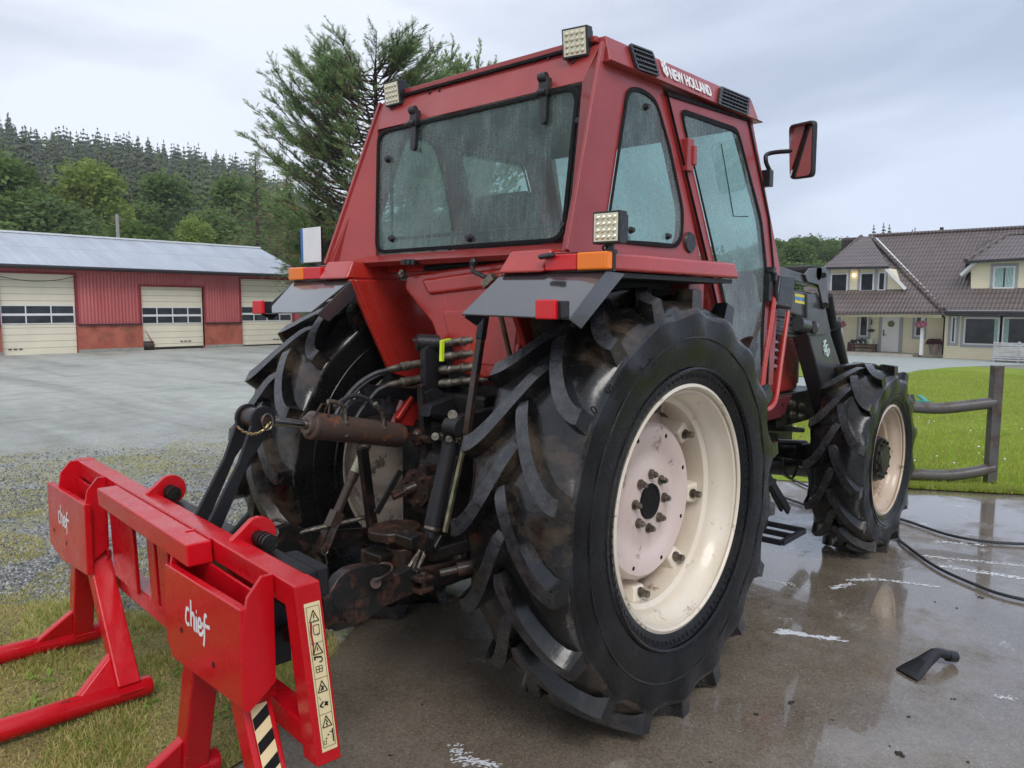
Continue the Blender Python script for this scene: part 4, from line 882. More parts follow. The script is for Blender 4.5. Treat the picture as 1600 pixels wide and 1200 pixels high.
gp_ = simple('taupe_pot', (.30, .24, .20), .6); dk_ = simple('dark_pot', (.05, .045, .045), .6)
pot(1459, 552, (537.5, 530), .26, gp_, [leafm('purple_leaves', (.10, .035, .035), (.16, .07, .06))], 'tall taupe pot with dark purple leaves left of the downpipe', 260, .08, 1.8)
pot(1488.5, 552, (544, 522), .30, dk_, [M['de2'], leafm('coral_petals', (.8, .18, .12), (.85, .3, .2))], 'dark pot with a tall coral flowering plant right of the downpipe', 160, .08, 1)
pot(1499, 552, (544, 536), .27, dk_, [M['de2']], 'dark pot with a low green plant beside the bay window', 120, .07, 1)
root = empty('shoes_and_box', at(1342, 537, 'x', HX-.5), 'dark bundle with pale toys lying on the porch bench', 'bundle'); c = at(1342, 534, 'x', HX-.5); c.z = bt
q = MB(); R = random.Random(8)
for k in range(7): q.ball(c+V((R.uniform(-.1, .1), R.uniform(-.35, .35), .1+R.uniform(0, .12))), R.uniform(.08, .14), 8)
q.obj('cloth', simple('dark_teal_cloth', (.03, .05, .055), .7), root); MB().ball(c+V((-.16, 0, .1)), .05, 8).ball(c+V((-.16, -.28, .08)), .05, 8).obj('toy', M['wht'], root)
c = at(1361, 540, 'x', HX-.5); c.z = bt; root = empty('lantern', c, 'small pale green lantern at the right end of the porch bench', 'lantern'); MB().box(c+V((0, 0, .14)), (.2, .2, .26)).obj('body', simple('pale_green', (.5, .62, .5), .5), root); MB().cyl(c+V((0, 0, .27)), c+V((0, 0, .38)), .13, .02, 8).obj('cap', M['wht'], root)
c = at(1361, 516.5, 'x', HX-.15); root = empty('wall_bowl', c, 'small dark hanging bowl beside the front door', 'bowl'); MB().ball(c, .19, 12, (.5, 1, .45)).obj('bowl', dk_, root); MB().box(c+V((.05, 0, .45)), (.04, .05, .3)).obj('bracket', dk_, root)
c = at(1326, 549, 'x', HX-.6); c.z = Z0; o = MB().box(c+V((0, 0, .22)), (.14, .12, .44)).box(c+V((0, .0, .46)), (.1, .08, .05)).obj('boot_rack', bm_); tag(o, 'small dark boot rack left of the porch bench', 'rack')
# slatted railing at the right of the deck
root = empty('slat_railing', at(1575, 566, 'x', 37.6), 'grey and white horizontal slat railing at the right end of the house', 'railing'); m_ = simple('greywhite_slat', (.52, .53, .54), .6, 0, .15, 3)
for k in range(9): q = MB(); z = at(1576, 536+k*3.3, 'x', 37.6).z; q.bb((37.55, at(1700, 550, 'x', 37.6).y, z-.035), (37.6, at(1552, 550, 'x', 37.6).y, z+.018+.01*(k % 2))); q.obj('slat', m_, root)
for px in (1553.5, 1592, 1640, 1690): p = at(px, 550, 'x', 37.65); MB().bb((37.61, p.y-.05, at(px, 568, 'x', 37.6).z-.4), (37.7, p.y+.05, at(px, 534, 'x', 37.6).z)).obj('post', m_, root)
MB().bb((37.75, at(1700, 550, 'x', 37.6).y, gz(37, 2)-.1), (39.2, at(1552, 550, 'x', 37.6).y, at(1576, 556, 'x', 37.6).z)).obj('terrace_edge', simple('pale_decking2', (.42, .38, .35), .7), root)
# ------------------------------------------------------------------ pipe fence
M['pipe'] = rusty('weathered_steel_pipe', (.10, .092, .09), (.10, .06, .05), .54, 5, .4)
pb = G(1546, 757); fence = empty('pipe_fence', pb, 'bent steel pipe fence with one square post at the edge of the lawn', 'fence')
pt = V((pb.x, pb.y, at(1554, 571, 'x', pb.x).z)); fd = V((-.62, .78, 0)).normalized()
MB().box(pb.lerp(pt, .5)+V((0, 0, -.05)), (.092, .092, (pt-pb).length+.1), (fd, V((-fd.y, fd.x, 0)), V((0, 0, 1)))).obj('post', M['pipe'], fence, .006)
def onf(px, py):  # on the vertical plane of the fence
    return atp(px, py, pb, (fd.y, -fd.x, 0))
for P in ([(1553, 629), (1520, 633), (1470, 638), (1424, 636), (1380, 634), (1330, 634)], [(1552, 731), (1520, 738), (1475, 743), (1424, 741), (1380, 740), (1330, 741)]):
    MB().tube(bez([onf(*p) for p in P], 20), .056, 16).obj('rail', M['pipe'], fence)
p2 = onf(1335, 700); MB().box(V((p2.x, p2.y, .6)), (.085, .085, 1.2), (fd, V((-fd.y, fd.x, 0)), V((0, 0, 1)))).obj('post', M['pipe'], fence, .006)
c = onf(1432, 630); c = at(1436, 624, 'x', c.x+2.2); root = empty('green_crate', (c.x, c.y, gz(c.x, c.y)), 'green edged frame lying on the lawn behind the pipe fence', 'crate'); tm = simple('teal_plastic', (.02, .28, .20), .4)
q = MB(); q.bar((c.x-.1, c.y+.6, c.z), (c.x, c.y-.1, c.z-.03), .05, .03); q.bar((c.x, c.y-.1, c.z-.03), (c.x+.4, c.y+.1, c.z), .05, .03); q.obj('rim', tm, root); MB().bar((c.x-.08, c.y+.6, c.z-.06), (c.x+.02, c.y-.06, c.z-.09), .03, .05).obj('rod', M['pipe'], root)
# ------------------------------------------------------------------ hoses and nozzle
def gpt(px, py, z=.03): return at(px, py, 'z', z)
o = MB().tube(bez([gpt(1205, 730), gpt(1245, 752), gpt(1310, 780), gpt(1370, 800), gpt(1420, 815), gpt(1480, 835), gpt(1540, 846), gpt(1610, 850), gpt(1680, 849), V((4.2, -3.6, .03)), V((4.6, -5.5, .03)), V((4.2, -8, .03))], 60), .011, 8).obj('pressure_hose', M['hose']); tag(o, 'thin black pressure hose farther from the camera, running behind the front wheel to the right', 'hose')
o = MB().tube(bez([gpt(1205, 770), gpt(1290, 800), gpt(1390, 832), gpt(1410, 848), gpt(1460, 884), gpt(1520, 912), gpt(1570, 930), gpt(1640, 944), gpt(1720, 955), V((2.9, -3.4, .03)), V((3.4, -5.2, .03)), V((3.2, -8, .03))], 60), .0105, 8).obj('water_hose', M['hose']); tag(o, 'black hose nearer the camera, curving from under the front wheel across the wet concrete', 'hose')
nm = V((-.55, .83, 0)).normalized(); a = gpt(1424, 1053, .02); b = gpt(1462, 1022, .075); b2 = gpt(1492, 1026, .045)
nz_ = empty('suction_nozzle', V((a.x, a.y, .01)), 'black plastic vacuum nozzle lying on the wet concrete', 'nozzle')
L_ = gpt(1400, 1047, .012); R_ = gpt(1434, 1066, .012); ax_ = ((L_+R_)/2); w = (R_-L_).normalized(); u = (b-ax_).normalized(); n_ = w.cross(u).normalized()
if n_.z < 0: n_ = -n_
secs = [(0, (R_-L_).length/2, .010), (.18, (R_-L_).length/2*.95, .013), (.6, .036, .02), (.85, .026, .024), (1, .022, .023)]
vs = []; N = 16
for t, ww, hh in secs:
    c = ax_.lerp(b, t)
    for k in range(N): an = 2*pi*k/N; ex = .5; vs.append(c+w*ww*math.copysign(abs(cos(an))**ex, cos(an))+n_*(hh*math.copysign(abs(sin(an))**ex, sin(an))+.004))
mb = MB(); mb.add(vs, [(i*N+k, i*N+(k+1) % N, (i+1)*N+(k+1) % N, (i+1)*N+k) for i in range(4) for k in range(N)]+[tuple(range(N)), tuple(range(4*N, 5*N))]); mb.tube(bez([b-u*.02, b+u*.015, b2.lerp(b, .5)+V((0, 0, .006)), b2], 12), .0225, 14); mb.cyl(b2-(b2-b).normalized()*.05, b2, .027, n=16); mb.obj('body', M['plastic'], nz_, 0)
q = MB()
for k in range(-2, 3): q.bar(ax_.lerp(b, .14)+w*k*.017+n_*.017, ax_.lerp(b, .55)+w*k*.008+n_*.025, .003, .004, n_)
q.obj('ribs', M['plastic'], nz_)
# ------------------------------------------------------------------ tractor
T = empty('tractor', (0, 0, 0), 'red cab tractor with cream rims, front loader arms and a wet black rear hitch', 'tractor')
def P(px, py, y): return at(px, py, 'y', y)
def sy(z, off=0): return .782-.0853*(z-1.956)+off          # half width of the cab side at height z
def sp_(x, z, s=-1, off=0): return V((x, s*sy(z, off), z))
def side(px, py, off=0): return atp(px, py, (0, -.782-off, 1.956), (0, 1, -.0853))
# ---- wheels
def make_wheel(cx, yc, cz, s, Rc, Wh, rR, nl, hl_, wt, D, front, mats):
    """s = outward direction (+1 left, -1 right)"""
    c = V((cx, yc, cz)); ax = V((0, s, 0))
    def pt(a, r, th): return V((cx-r*cos(th), yc+s*a, cz+r*sin(th)))
    # centre disc (root of the wheel)
    mb = MB()
    if not front:
        prof = [(.052, .001), (.052, .155), (.040, .175), (.040, .235), (.056, .255), (.056, .322), (.038, .342), (-.03, .352), (-.06, .405), (-.075, .44)]
        prof2 = prof+[(p[0]-.014, max(p[1]-.01, .001)) for p in reversed(prof)]
        mb.lathe([(a, r) for a, r in prof2], c, ax, 64)
    else:
        prof = [(.02, .001), (.02, .20), (.00, .24), (-.02, .29), (-.03, .335)]; mb.lathe(prof+[(a-.012, r) for a, r in reversed(prof)], c, ax, 48)
    wheel = mb.obj('wheel', mats[1], T, ang=40)
    # rim
    k = rR/.515; wf = Wh*.92
    rp2 = [(wf, rR-.018), (wf+.008, rR-.006), (wf+.004, rR+.006), (wf-.006, rR-.002), (wf-.012, rR-.028), (wf*.72, rR-.036), (wf*.66, rR-.052), (wf*.42, rR-.058), (wf*.36, rR-.078), (-wf*.1, rR-.082), (-wf*.25, rR-.062), (-wf*.7, rR-.05), (-wf*.9, rR-.034), (-wf, rR)]
    rim = MB().lathe(rp2, c, ax, 96).obj('rim', mats[0], wheel, ang=50, recalc=False)
    sd = rim.modifiers.new('s', 'SOLIDIFY'); sd.thickness = .006; sd.offset = 0
    # tyre
    prf = [(0, Rc), (.5*Wh, Rc-.005), (.8*Wh, Rc-.017), (.95*Wh, Rc-.034), (1.015*Wh, Rc-.046), (1.035*Wh, Rc-.052), (1.048*Wh, Rc-.066), (1.062*Wh, Rc-.12), (1.075*Wh, Rc-.19), (1.05*Wh, Rc-.26 if not front else Rc-.2), (.99*Wh, rR+.03), (.95*Wh, rR+.008), (.93*Wh, rR-.002)]
    wts = [0, 0, .1, .6, 1, 1, 1, .45, .1, 0, 0, 0, 0]
    full = [(-a, r, k) for (a, r), k in reversed(list(zip(prf, wts))[1:])]+[(a, r, k) for (a, r), k in zip(prf, wts)]; N = nl*12; tb = MB(); vs = []; m_ = len(full)
    for i in range(N):
        th = 2*pi*i/N
        for a, r, k in full:
            sg = 1 if a > 0 else -1; w = cos(nl*(th-.02-(pi/nl if sg > 0 else 0))); w = w if w > 0 else w*.75; vs.append(pt(a+sg*.007*w*k, r+.011*w*k, th))
    tb.add(vs, [(i*m_+q, i*m_+q+1, ((i+1) % N)*m_+q+1, ((i+1) % N)*m_+q) for i in range(N) for q in range(m_-1)])
    tb.m = [2 if (q < 6 or q >= m_-7) else 0 for i in range(N) for q in range(m_-1)]; tb.cm = 2
    for sg in (1, -1):
        tb.lathe([(sg*(1.065*Wh), rR+.075), (sg*(1.075*Wh+.004), rR+.068), (sg*(1.05*Wh+.002), rR+.06)], c, ax, 144)
        tb.lathe([(sg*(1.072*Wh), Rc-.150), (sg*(1.080*Wh+.002), Rc-.154), (sg*(1.074*Wh), Rc-.160)], c, ax, 144)
        for i in range(96):
            an = 2*pi*i/96; p_ = pt(sg*(1.035*Wh), rR+.050, an); q_ = pt(sg*(1.005*Wh), rR+.032, an+.010); tb.bar(p_, q_, .002, .0035, (0, 1, 0))
    tb.cm = 0
    def pf(p):
        a = p*Wh*1.0
        for (a1, r1), (a2, r2) in zip(prf[:7], prf[1:7]):
            if a <= a2: return a, r1+(r2-r1)*(a-a1)/(a2-a1)
        return a, prf[6][1]
    for i in range(nl*2):
        sg = 1 if i % 2 else -1; th0 = pi*2*i/(2*nl)+.02; base = []; top = []; pp = []
        for p, h in zip([-.06, .0, .06, .13, .21, .30, .40, .52, .64, .76, .88, .965, 1.03], [.72, .93, 1, 1, 1, 1, 1, 1, 1, 1, 1, 1, .93]):
            a, r = pf(max(p, 0)); a = a if p >= 0 else p*Wh; ph = D*max(0, 1-p)**1.7; rt = Rc+hl_*h-(.012 if not front else .010)*p*p
            end = p > 1; b0 = pt(sg*(a if not end else 1.06*Wh), r-.004 if not end else Rc-.105, th0+ph-(.004 if end else 0)); base.append(b0); top.append(pt(sg*a, rt, th0+ph)); pp.append(p)
        ring = []
        for q in range(len(pp)):
            tn = (top[min(q+1, len(pp)-1)]-top[max(q-1, 0)]).normalized(); rad = pt(0, 1, th0+D*max(0, 1-pp[q])**1.7)-pt(0, 0, th0+D*max(0, 1-pp[q])**1.7); bb_ = tn.cross(rad).normalized(); e = .72 if q == 0 else 1
            w1 = wt*(1.0+.22*max(0, pp[q]-.25))*e; w0 = w1+.011*(Rc/.865)
            ring.append([base[q]-bb_*w0, top[q]-bb_*w1, top[q]+bb_*w1, base[q]+bb_*w0])
        vs = [v for r_ in ring for v in r_]; fs = []
        for q in range(len(ring)-1):
            b0 = 4*q; fs += [(b0, b0+1, b0+5, b0+4), (b0+1, b0+2, b0+6, b0+5), (b0+2, b0+3, b0+7, b0+6)]
        fs += [(0, 3, 2, 1), (len(vs)-4, len(vs)-3, len(vs)-2, len(vs)-1)]; n0 = len(tb.m); tb.add(vs, fs)
        for q in range(len(ring)-1): tb.m[n0+3*q+1] = 1
    nv = []
    for v in tb.v:                                      # flatten on the ground, bulge slightly
        x, y, z = v; d = max(0, 1-z/.25); y += (y-yc)*.10*d*d; nv.append((x, y, max(z, .014+.002*sin(x*40))))
    tb.v = nv
    tb.obj('tyre', [M['tyre'], M['lugtop'], M['sidewall']], wheel, ang=33, recalc=True)
    if not front and s < 0:      # worn embossed characters on the sidewall
        lt = MB()
        for px, py, ch in ((931, 650, '0'), (957, 617, '0'), (1004, 590, '2'), (1019, 577, '5'), (1033, 565, '5'), (1049, 553, '9')):
            q = at(px, py, 'y', yc+s*(1.07*Wh)); e = (q-c); e.y = 0; rr_ = e.length; e.normalize(); tn = V((e.z, 0, -e.x)); q = c+e*rr_+V((0, s*(1.066*Wh), 0)); m_ = text_mb(ch, frameM(q, tn, e), .060, sx=.8, ext=.003); lt.v += []; lt.add(m_.v, m_.f)
        lt.obj('lettering', M['sidewall'], wheel, smooth=False)
    if not front:
        for i in range(8):
            th = i*pi/4+.05; r = .118; p0 = pt(.050, r, th); m = MB(); m.cyl(p0, p0+ax*.010, .022, n=16); m.cyl(p0+ax*.010, p0+ax*.026, .0165, n=6); m.cyl(p0+ax*.026, p0+ax*.036, .010, n=10); m.obj('wheel_nut', M['steel'], wheel)
        for i in range(8):
            th = i*pi/4+.42; p0 = pt(.052, .295, th); MB().cyl(p0, p0+ax*.004, .010, n=10).obj('disc_hole', M['brown'], wheel)
        MB().lathe([(.0545, .001), (.0545, .062), (.060, .068), (.060, .076), (.053, .078)], c, ax, 32).obj('hub', M['seal'], wheel)
        for i in range(8):
            th = i*pi/4+.10; r0 = rR-.135; e = V((-cos(th), 0, sin(th))); tn = V((sin(th), 0, cos(th))); q = pt(0, 0, th)
            m = MB(); q = c+e*(rR-.118)-ax*.02; m.hexa([q-e*.03-tn*.045-ax*.05, q+e*.045-tn*.07-ax*.06, q+e*.045+tn*.07-ax*.06, q-e*.03+tn*.045-ax*.05, q-e*.026-tn*.038+ax*.055, q+e*.042-tn*.05+ax*.07, q+e*.042+tn*.05+ax*.07, q-e*.026+tn*.038+ax*.055]); br = m.obj('rim_bracket', mats[0], wheel, .012, seg=3)
            MB().bolt(q+ax*.058+e*.004, ax, .017, .045).obj('bolt', M['steel'], br)
    else:
        m = MB(); m.lathe([(.02, .165), (.10, .160), (.105, .150), (.13, .148), (.135, .10), (.150, .095), (.152, .001)], c, ax, 40)
        for i in range(12): th = i*pi/6; p0 = pt(.128, .125, th); m.bolt(p0, ax, .012, .018)
        m.obj('hub', M['iron'], wheel, ang=30)
        for i in range(8): th = i*pi/4+.2; p0 = pt(.018, .215, th); MB().bolt(p0, ax, .016, .03).obj('wheel_nut', M['steel'], wheel)
    return wheel
for s in (-1, 1):
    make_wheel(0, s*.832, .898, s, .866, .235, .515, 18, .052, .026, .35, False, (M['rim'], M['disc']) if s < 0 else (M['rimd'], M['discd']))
    make_wheel(2.92, s*.865, .667, s, .632, .178, .385, 14, .042, .024, .42, True, (M['rimf'], M['rimf']))
# ---- cab
def ringside(outer, inner, s, t=.03, off=0): return [sp_(x, z, s, off) for x, z in outer], [sp_(x, z, s, off) for x, z in inner], V((0, -s*t, 0))
QO = [(-.463, 1.94), (-.155, 2.735), (.09, 2.735), (.30, 2.735), (.39, 2.50), (.50, 2.22), (.585, 1.97), (.59, 1.93), (.2, 1.93), (-.15, 1.93)]
QI = [(-.222, 1.998), (.008, 2.656), (.12, 2.674), (.238, 2.650), (.336, 2.458), (.43, 2.178), (.405, 2.05), (.345, 2.006), (.15, 2.002), (-.05, 2.0)]
DO = [(.315, 2.70), (1.165, 2.735), (1.37, 2.23), (1.405, 1.95), (1.315, 1.62), (1.255, 1.32), (1.2, 1.1), (.86, 1.1), (.79, 1.42), (.73, 1.67), (.62, 1.97)]
DI = [(.43, 2.645), (1.02, 2.655), (1.262, 2.21), (1.30, 1.944), (1.215, 1.60), (1.185, 1.32), (1.13, 1.18), (.90, 1.18), (.855, 1.42), (.79, 1.68), (.692, 1.985)]
cabframe = MB()
def RL(o, i_, s, t, off=0, ro=.012, ri=.05):
    a, b, c = ringside(o, i_, s, t, off); return rloop(a, ro, 3), rloop(b, ri, 3), c
for s in (-1, 1):
    cabframe.frame(*RL(QO, QI, s, .035))
    # A pillar
    o, i_, t = [sp_(x, z, s, .004) for x, z in [(1.175, 2.735), (1.235, 2.735), (1.52, 1.955), (1.45, 1.70), (1.35, 1.30), (1.27, 1.30), (1.335, 1.62), (1.425, 1.95), (1.385, 2.24)]], 0, 0
    cabframe.prism(o, (0, -s*.07, 0))
    # rear fin and the recessed corner panel between fin and rear window
    ft = V((-.150, s*.709, 2.80)); fb = V((-.463, s*.782, 1.945)); gt2 = V((-.222, s*.664, 2.645)); gb2 = V((-.270, s*.628, 1.985)); e = V((.012, 0, 0))
    cabframe.hexa([ft, fb, gb2, gt2, ft+e*3+V((0, 0, 0)), fb+e*3, gb2+e*2, gt2+e*2])
    cabframe.bar(ft+V((-.008, s*.004, 0)), fb+V((-.008, s*.004, 0)), .016, .022, (1, 0, 0))
# rear header, sill
cabframe.prism([(-.155, -.70, 2.80), (-.155, .70, 2.80), (-.222, .664, 2.645), (-.222, -.664, 2.645)], (.03, 0, 0))
cabframe.prism([(-.272, -.63, 1.995), (-.272, .63, 1.995), (-.44, .775, 1.945), (-.44, -.775, 1.945)], (.04, 0, -.02))
cab = cabframe.obj('cab_frame', M['redfade'], T, .008)
MB().prism([(-.29, -.64, 1.90), (-.29, .64, 1.90), (-.275, .64, 1.985), (-.275, -.64, 1.985)], (.04, 0, 0)).obj('rear_sill', M['red'], cab, .01)
# roof
rb = MB()
def rs(x, y, z): return (x, y, z)
o1 = [(-.150, -.745, 2.728), (1.262, -.745, 2.735), (1.262, .745, 2.735), (-.150, .745, 2.728)]; o2 = [(-.128, -.706, 2.838), (1.243, -.706, 2.850), (1.243, .706, 2.850), (-.128, .706, 2.838)]; o3 = [(-.02, -.60, 2.866), (1.1, -.60, 2.876), (1.1, .60, 2.876), (-.02, .60, 2.866)]
# dark strip stands in for the shaded groove below the rear roof edge
rb.add([*o1, *o2, *o3], [(3, 2, 1, 0), (0, 1, 5, 4), (1, 2, 6, 5), (2, 3, 7, 6), (3, 0, 4, 7), (4, 5, 9, 8), (5, 6, 10, 9), (6, 7, 11, 10), (7, 4, 8, 11), (8, 9, 10, 11)])
rb.prism([(-.160, -.757, 2.722), (1.285, -.757, 2.729), (1.285, .757, 2.729), (-.160, .757, 2.722)], (0, 0, .008))
roof_ = rb.obj('roof', M['redfade'], T, .012, seg=3)
MB().bb((-.170, -.66, 2.800), (-.158, .66, 2.811)).obj('groove_shade_strip', M['seal'], roof_)
MB().bb((-.162, -.68, 2.812), (-.130, .68, 2.838)).obj('rear_roof_lip', M['redfade'], roof_, .006)
MB().bb((-.10, -.66, 2.69), (1.2, .66, 2.72)).obj('ceiling', simple('grey_headliner', (.16, .17, .17), .8), cab)
def fas(px, py, off=0): return atp(px, py, (0, -.706-off, 2.847), (0, 1, -.345))
def vent(c4):
    q = [fas(*p, .003) for p in c4]; n = V((0, -1, .345)).normalized(); f = MB(); inn = rloop([q[0].lerp(q[2], .07), q[1].lerp(q[3], .07), q[2].lerp(q[0], .07), q[3].lerp(q[1], .07)], .01, 2); out = rloop(q, .012, 2); f.frame(out, inn, n*.012); f.prism(inn, n*.002)
    v = f.obj('vent', M['plastic'], roof_); g = MB()
    for k in range(1, 5): t = k/5; g.bar(q[0].lerp(q[3], t)+n*.008, q[1].lerp(q[2], t)+n*.008, .006, .010, n)
    for k in range(1, 9): t = k/9; g.bar(q[0].lerp(q[1], t)+n*.005, q[3].lerp(q[2], t)+n*.005, .004, .004, n)
    g.obj('grille', simple('grille_grey', (.05, .05, .055), .4), v)
vent([(981, 69), (1017, 82.5), (1028, 121), (993.5, 110)]); vent([(1123.5, 136), (1169.5, 155), (1166, 182), (1119.5, 164)])
a = fas(1048, 122, .004); b = fas(1113, 151, .004); xd = b-a; Mx = frameM(a, xd, (0, .345, 1)); tmb = text_mb('NEW HOLLAND', Mx, .080, sx=.68, bold=.0018, ext=.003, sp=1.02); k = xd.length/tmb.w
text_mb('NEW HOLLAND', Mx, .080, sx=.68*k, bold=.0018, ext=.003, sp=1.02).obj('lettering', M['wtext'], roof_, smooth=False)
# leaf emblem: three pairs of bars forming an ear
em = MB(); c = fas(1038, 106, .004); Me = frameM(c, (1, 0, 0), (0, .345, 1))
for sg in (-1, 1):
    for (y0, w, h) in ((-.046, .021, .030), (-.020, .024, .030), (.006, .021, .027)):
        em.prism([Me @ V((sg*.002, y0, 0)), Me @ V((sg*w, y0+.020, 0)), Me @ V((sg*w*.95, y0+.020+h*.62, 0)), Me @ V((sg*w*.5, y0+.016+h*.5, 0)), Me @ V((sg*.002, y0+h*.62, 0))], Me.to_3x3() @ V((0, 0, .003)))
em.obj('emblem', M['wtext'], roof_, smooth=False)
# glass
def pane(loop, off, s, mat, name, par, gas=.016):
    q = rloop([sp_(x, z, s, off) for x, z in loop], .05, 3); cc = sum(q, V((0, 0, 0)))/len(q); o = MB().add(q, [tuple(range(len(q)))]).obj(name, mat, par, smooth=False)
    inn = [p+(cc-p).normalized()*gas for p in q]; MB().frame([p+(p-cc).normalized()*.006 for p in q], inn, V((0, s*.006, 0))).obj('rubber_seal', M['seal'], o, .003); return o
for s in (-1, 1):
    pane(QI, .004, s, M['glasss'], 'quarter_window', cab)
    dm = MB().frame(*RL(DO, DI, s, .03, .012, .03, .05)); door = dm.obj('door', M['redfade'], T, .008)
    pane(DI, .016, s, M['glasss'], 'door_window', door, .024)
    MB().frame([sp_(x, z, s, .008) for x, z in DO], [sp_(x+(.78-x)*.02, z+(1.9-z)*.02, s, .008) for x, z in DO], V((0, s*.012, 0))).obj('door_seal', M['seal'], door)
    h = MB(); hy = sy(2.42, .02); h.box((.475, s*hy, 2.44), (.06, .03, .15)); h.box((.50, s*(hy+.015), 2.44), (.03, .02, .09)); h.box((.76, s*sy(1.62, .02), 1.60), (.05, .03, .09)); h.obj('hinge', M['redfade'], door, .005)
    MB().box((1.275, s*sy(1.86, .035), 1.84), (.045, .035, .15)).box((1.30, s*sy(1.86, .055), 1.90), (.03, .03, .05)).obj('door_handle', M['plastic'], door, .006)
    k = MB()
    for x, z in ((.14, 2.60), (-.03, 2.055), (.27, 2.05)): q = sp_(x, z, s, .006); k.cyl(q, q+V((0, s*.02, 0)), .016, .010, 14)
    k.obj('glass_knob', M['plastic'], cab)
    q = sp_(.475, 2.035, s, .003); m = MB(); m.cyl(q, q+V((0, s*.012, 0)), .05, .044, 24); m.obj('plug', M['plastic'], cab)
# door window inner line (second sliding pane) and sticker marks
q = [side(1127, 225, .018), side(1146, 338, .018), side(1169, 338, .018)]; MB().tube(q, .0025, 5).obj('pane_edge', M['seal'], cab)
# rear window
GL = [(-.2225, .655, 2.635), (-.272, .622, 2.0)]
gq = rloop([(-.2225, -.655, 2.635), (-.2225, .655, 2.635), (-.272, .622, 2.0), (-.272, -.622, 2.0)], .07, 5)
rw = MB().add(gq, [tuple(range(len(gq)))]).obj('rear_window', M['glass'], T, smooth=False)
cc = V((-.247, 0, 2.32)); inn = [V((p.x-.002, p.y*.972, cc.z+(p.z-cc.z)*.945)) for p in gq]; MB().frame(gq, inn, (-.012, 0, 0)).obj('rubber_seal', M['seal'], rw, .003)
def rwp(px, py, off=0): return atp(px, py, (-.2225-off, 0, 2.635), (1, 0, -.078))
k = MB()
for px, py in ((907, 189), (607, 249), (613, 373), (734, 372), (883, 351)): p = rwp(px, py, .004); k.cyl(p, p+V((-.022, 0, 0)), .019, .011, 16)
k.obj('glass_knob', M['plastic'], rw)
MB().tube([rwp(613, 373, -.02), rwp(883, 351, -.02)], .009, 8).tube([rwp(613, 373, -.02), rwp(612, 262, -.02)], .009, 8).obj('window_bar', M['plastic'], rw)
for (a, b) in (((852, 122), (850, 188)), ((649, 173), (647, 230))):
    p0 = rwp(a[0], a[1], .012); p1 = rwp(b[0], b[1], .012); m = MB(); m.bar(p0, p0.lerp(p1, .45), .048, .035, (1, 0, 0)); m.bar(p0.lerp(p1, .4), p1, .036, .024, (1, 0, 0)); m.cyl(p0+V((-.015, -.02, 0)), p0+V((-.015, .02, 0)), .02, n=12); m.cyl(p0.lerp(p1, .35)+V((-.02, -.022, 0)), p0.lerp(p1, .35)+V((-.02, .022, 0)), .014, n=12); m.cyl(p1+V((.01, 0, 0)), p1+V((-.012, 0, 0)), .018, n=16); m.obj('window_hinge', M['plastic'], rw, .004)
m = MB()
for px, py in ((836, 96), (858, 91), (686, 141), (671, 145)): p = atp(px, py, (-.158, 0, 2.80), (1, 0, -.43)); m.bolt(p, (-1, 0, 0), .006, .006)
m.obj('bolt', M['brown'], cab)
# windscreen and dashboard, interior
fw_ = [(1.205, -.69, 2.70), (1.205, .69, 2.70), (1.50, .74, 1.95), (1.50, -.74, 1.95)]; MB().add(fw_, [(0, 1, 2, 3)]).obj('windscreen', M['glasss'], cab, smooth=False)
MB().prism([(1.46, -.74, 1.94), (1.46, .74, 1.94), (1.30, .76, 1.25), (1.30, -.76, 1.25)], (.03, 0, 0)).obj('firewall', M['red'], cab)
drk = simple('dark_interior', (.025, .027, .028), .7, 0, .2, 8, .2)
MB().bb((-.2, -.70, 1.22), (1.3, .70, 1.26)).obj('cab_floor', drk, cab); MB().bb((1.05, -.3, 1.26), (1.4, .3, 1.86)).obj('dashboard', drk, cab, .03)
seat = MB().bb((.12, -.27, 1.55), (.62, .23, 1.68)).hexa([(.05, -.25, 1.62), (.16, -.25, 1.62), (.16, .21, 1.62), (.05, .21, 1.62), (-.04, -.20, 2.28), (.06, -.20, 2.28), (.06, .16, 2.28), (-.04, .16, 2.28)]).bb((.2, -.2, 1.26), (.55, .16, 1.54)).obj('seat', drk, T, .04, seg=4)
c = V((.98, 0, 2.0)); ax_ = V((-.5, 0, .85)).normalized(); x_ = ax_.orthogonal().normalized(); y_ = ax_.cross(x_); m = MB(); m.tube([c+(x_*cos(a*pi/12)+y_*sin(a*pi/12))*.2 for a in range(24)], .014, 8, closed=True); m.bar(c-y_*.19, c+y_*.19, .03, .012, ax_); m.cyl(c, c-ax_*.35, .03, n=10); m.obj('steering_wheel', M['plastic'], T)
for s in (-1, 1): MB().bb((-.25, s*.56, 1.25), (.62, s*.70, 1.90)).obj('inner_fender', drk, cab, .03)
MB().bb((-.14, -.64, 2.1), (-.06, -.52, 2.42)).obj('speaker_box', drk, cab, .02)
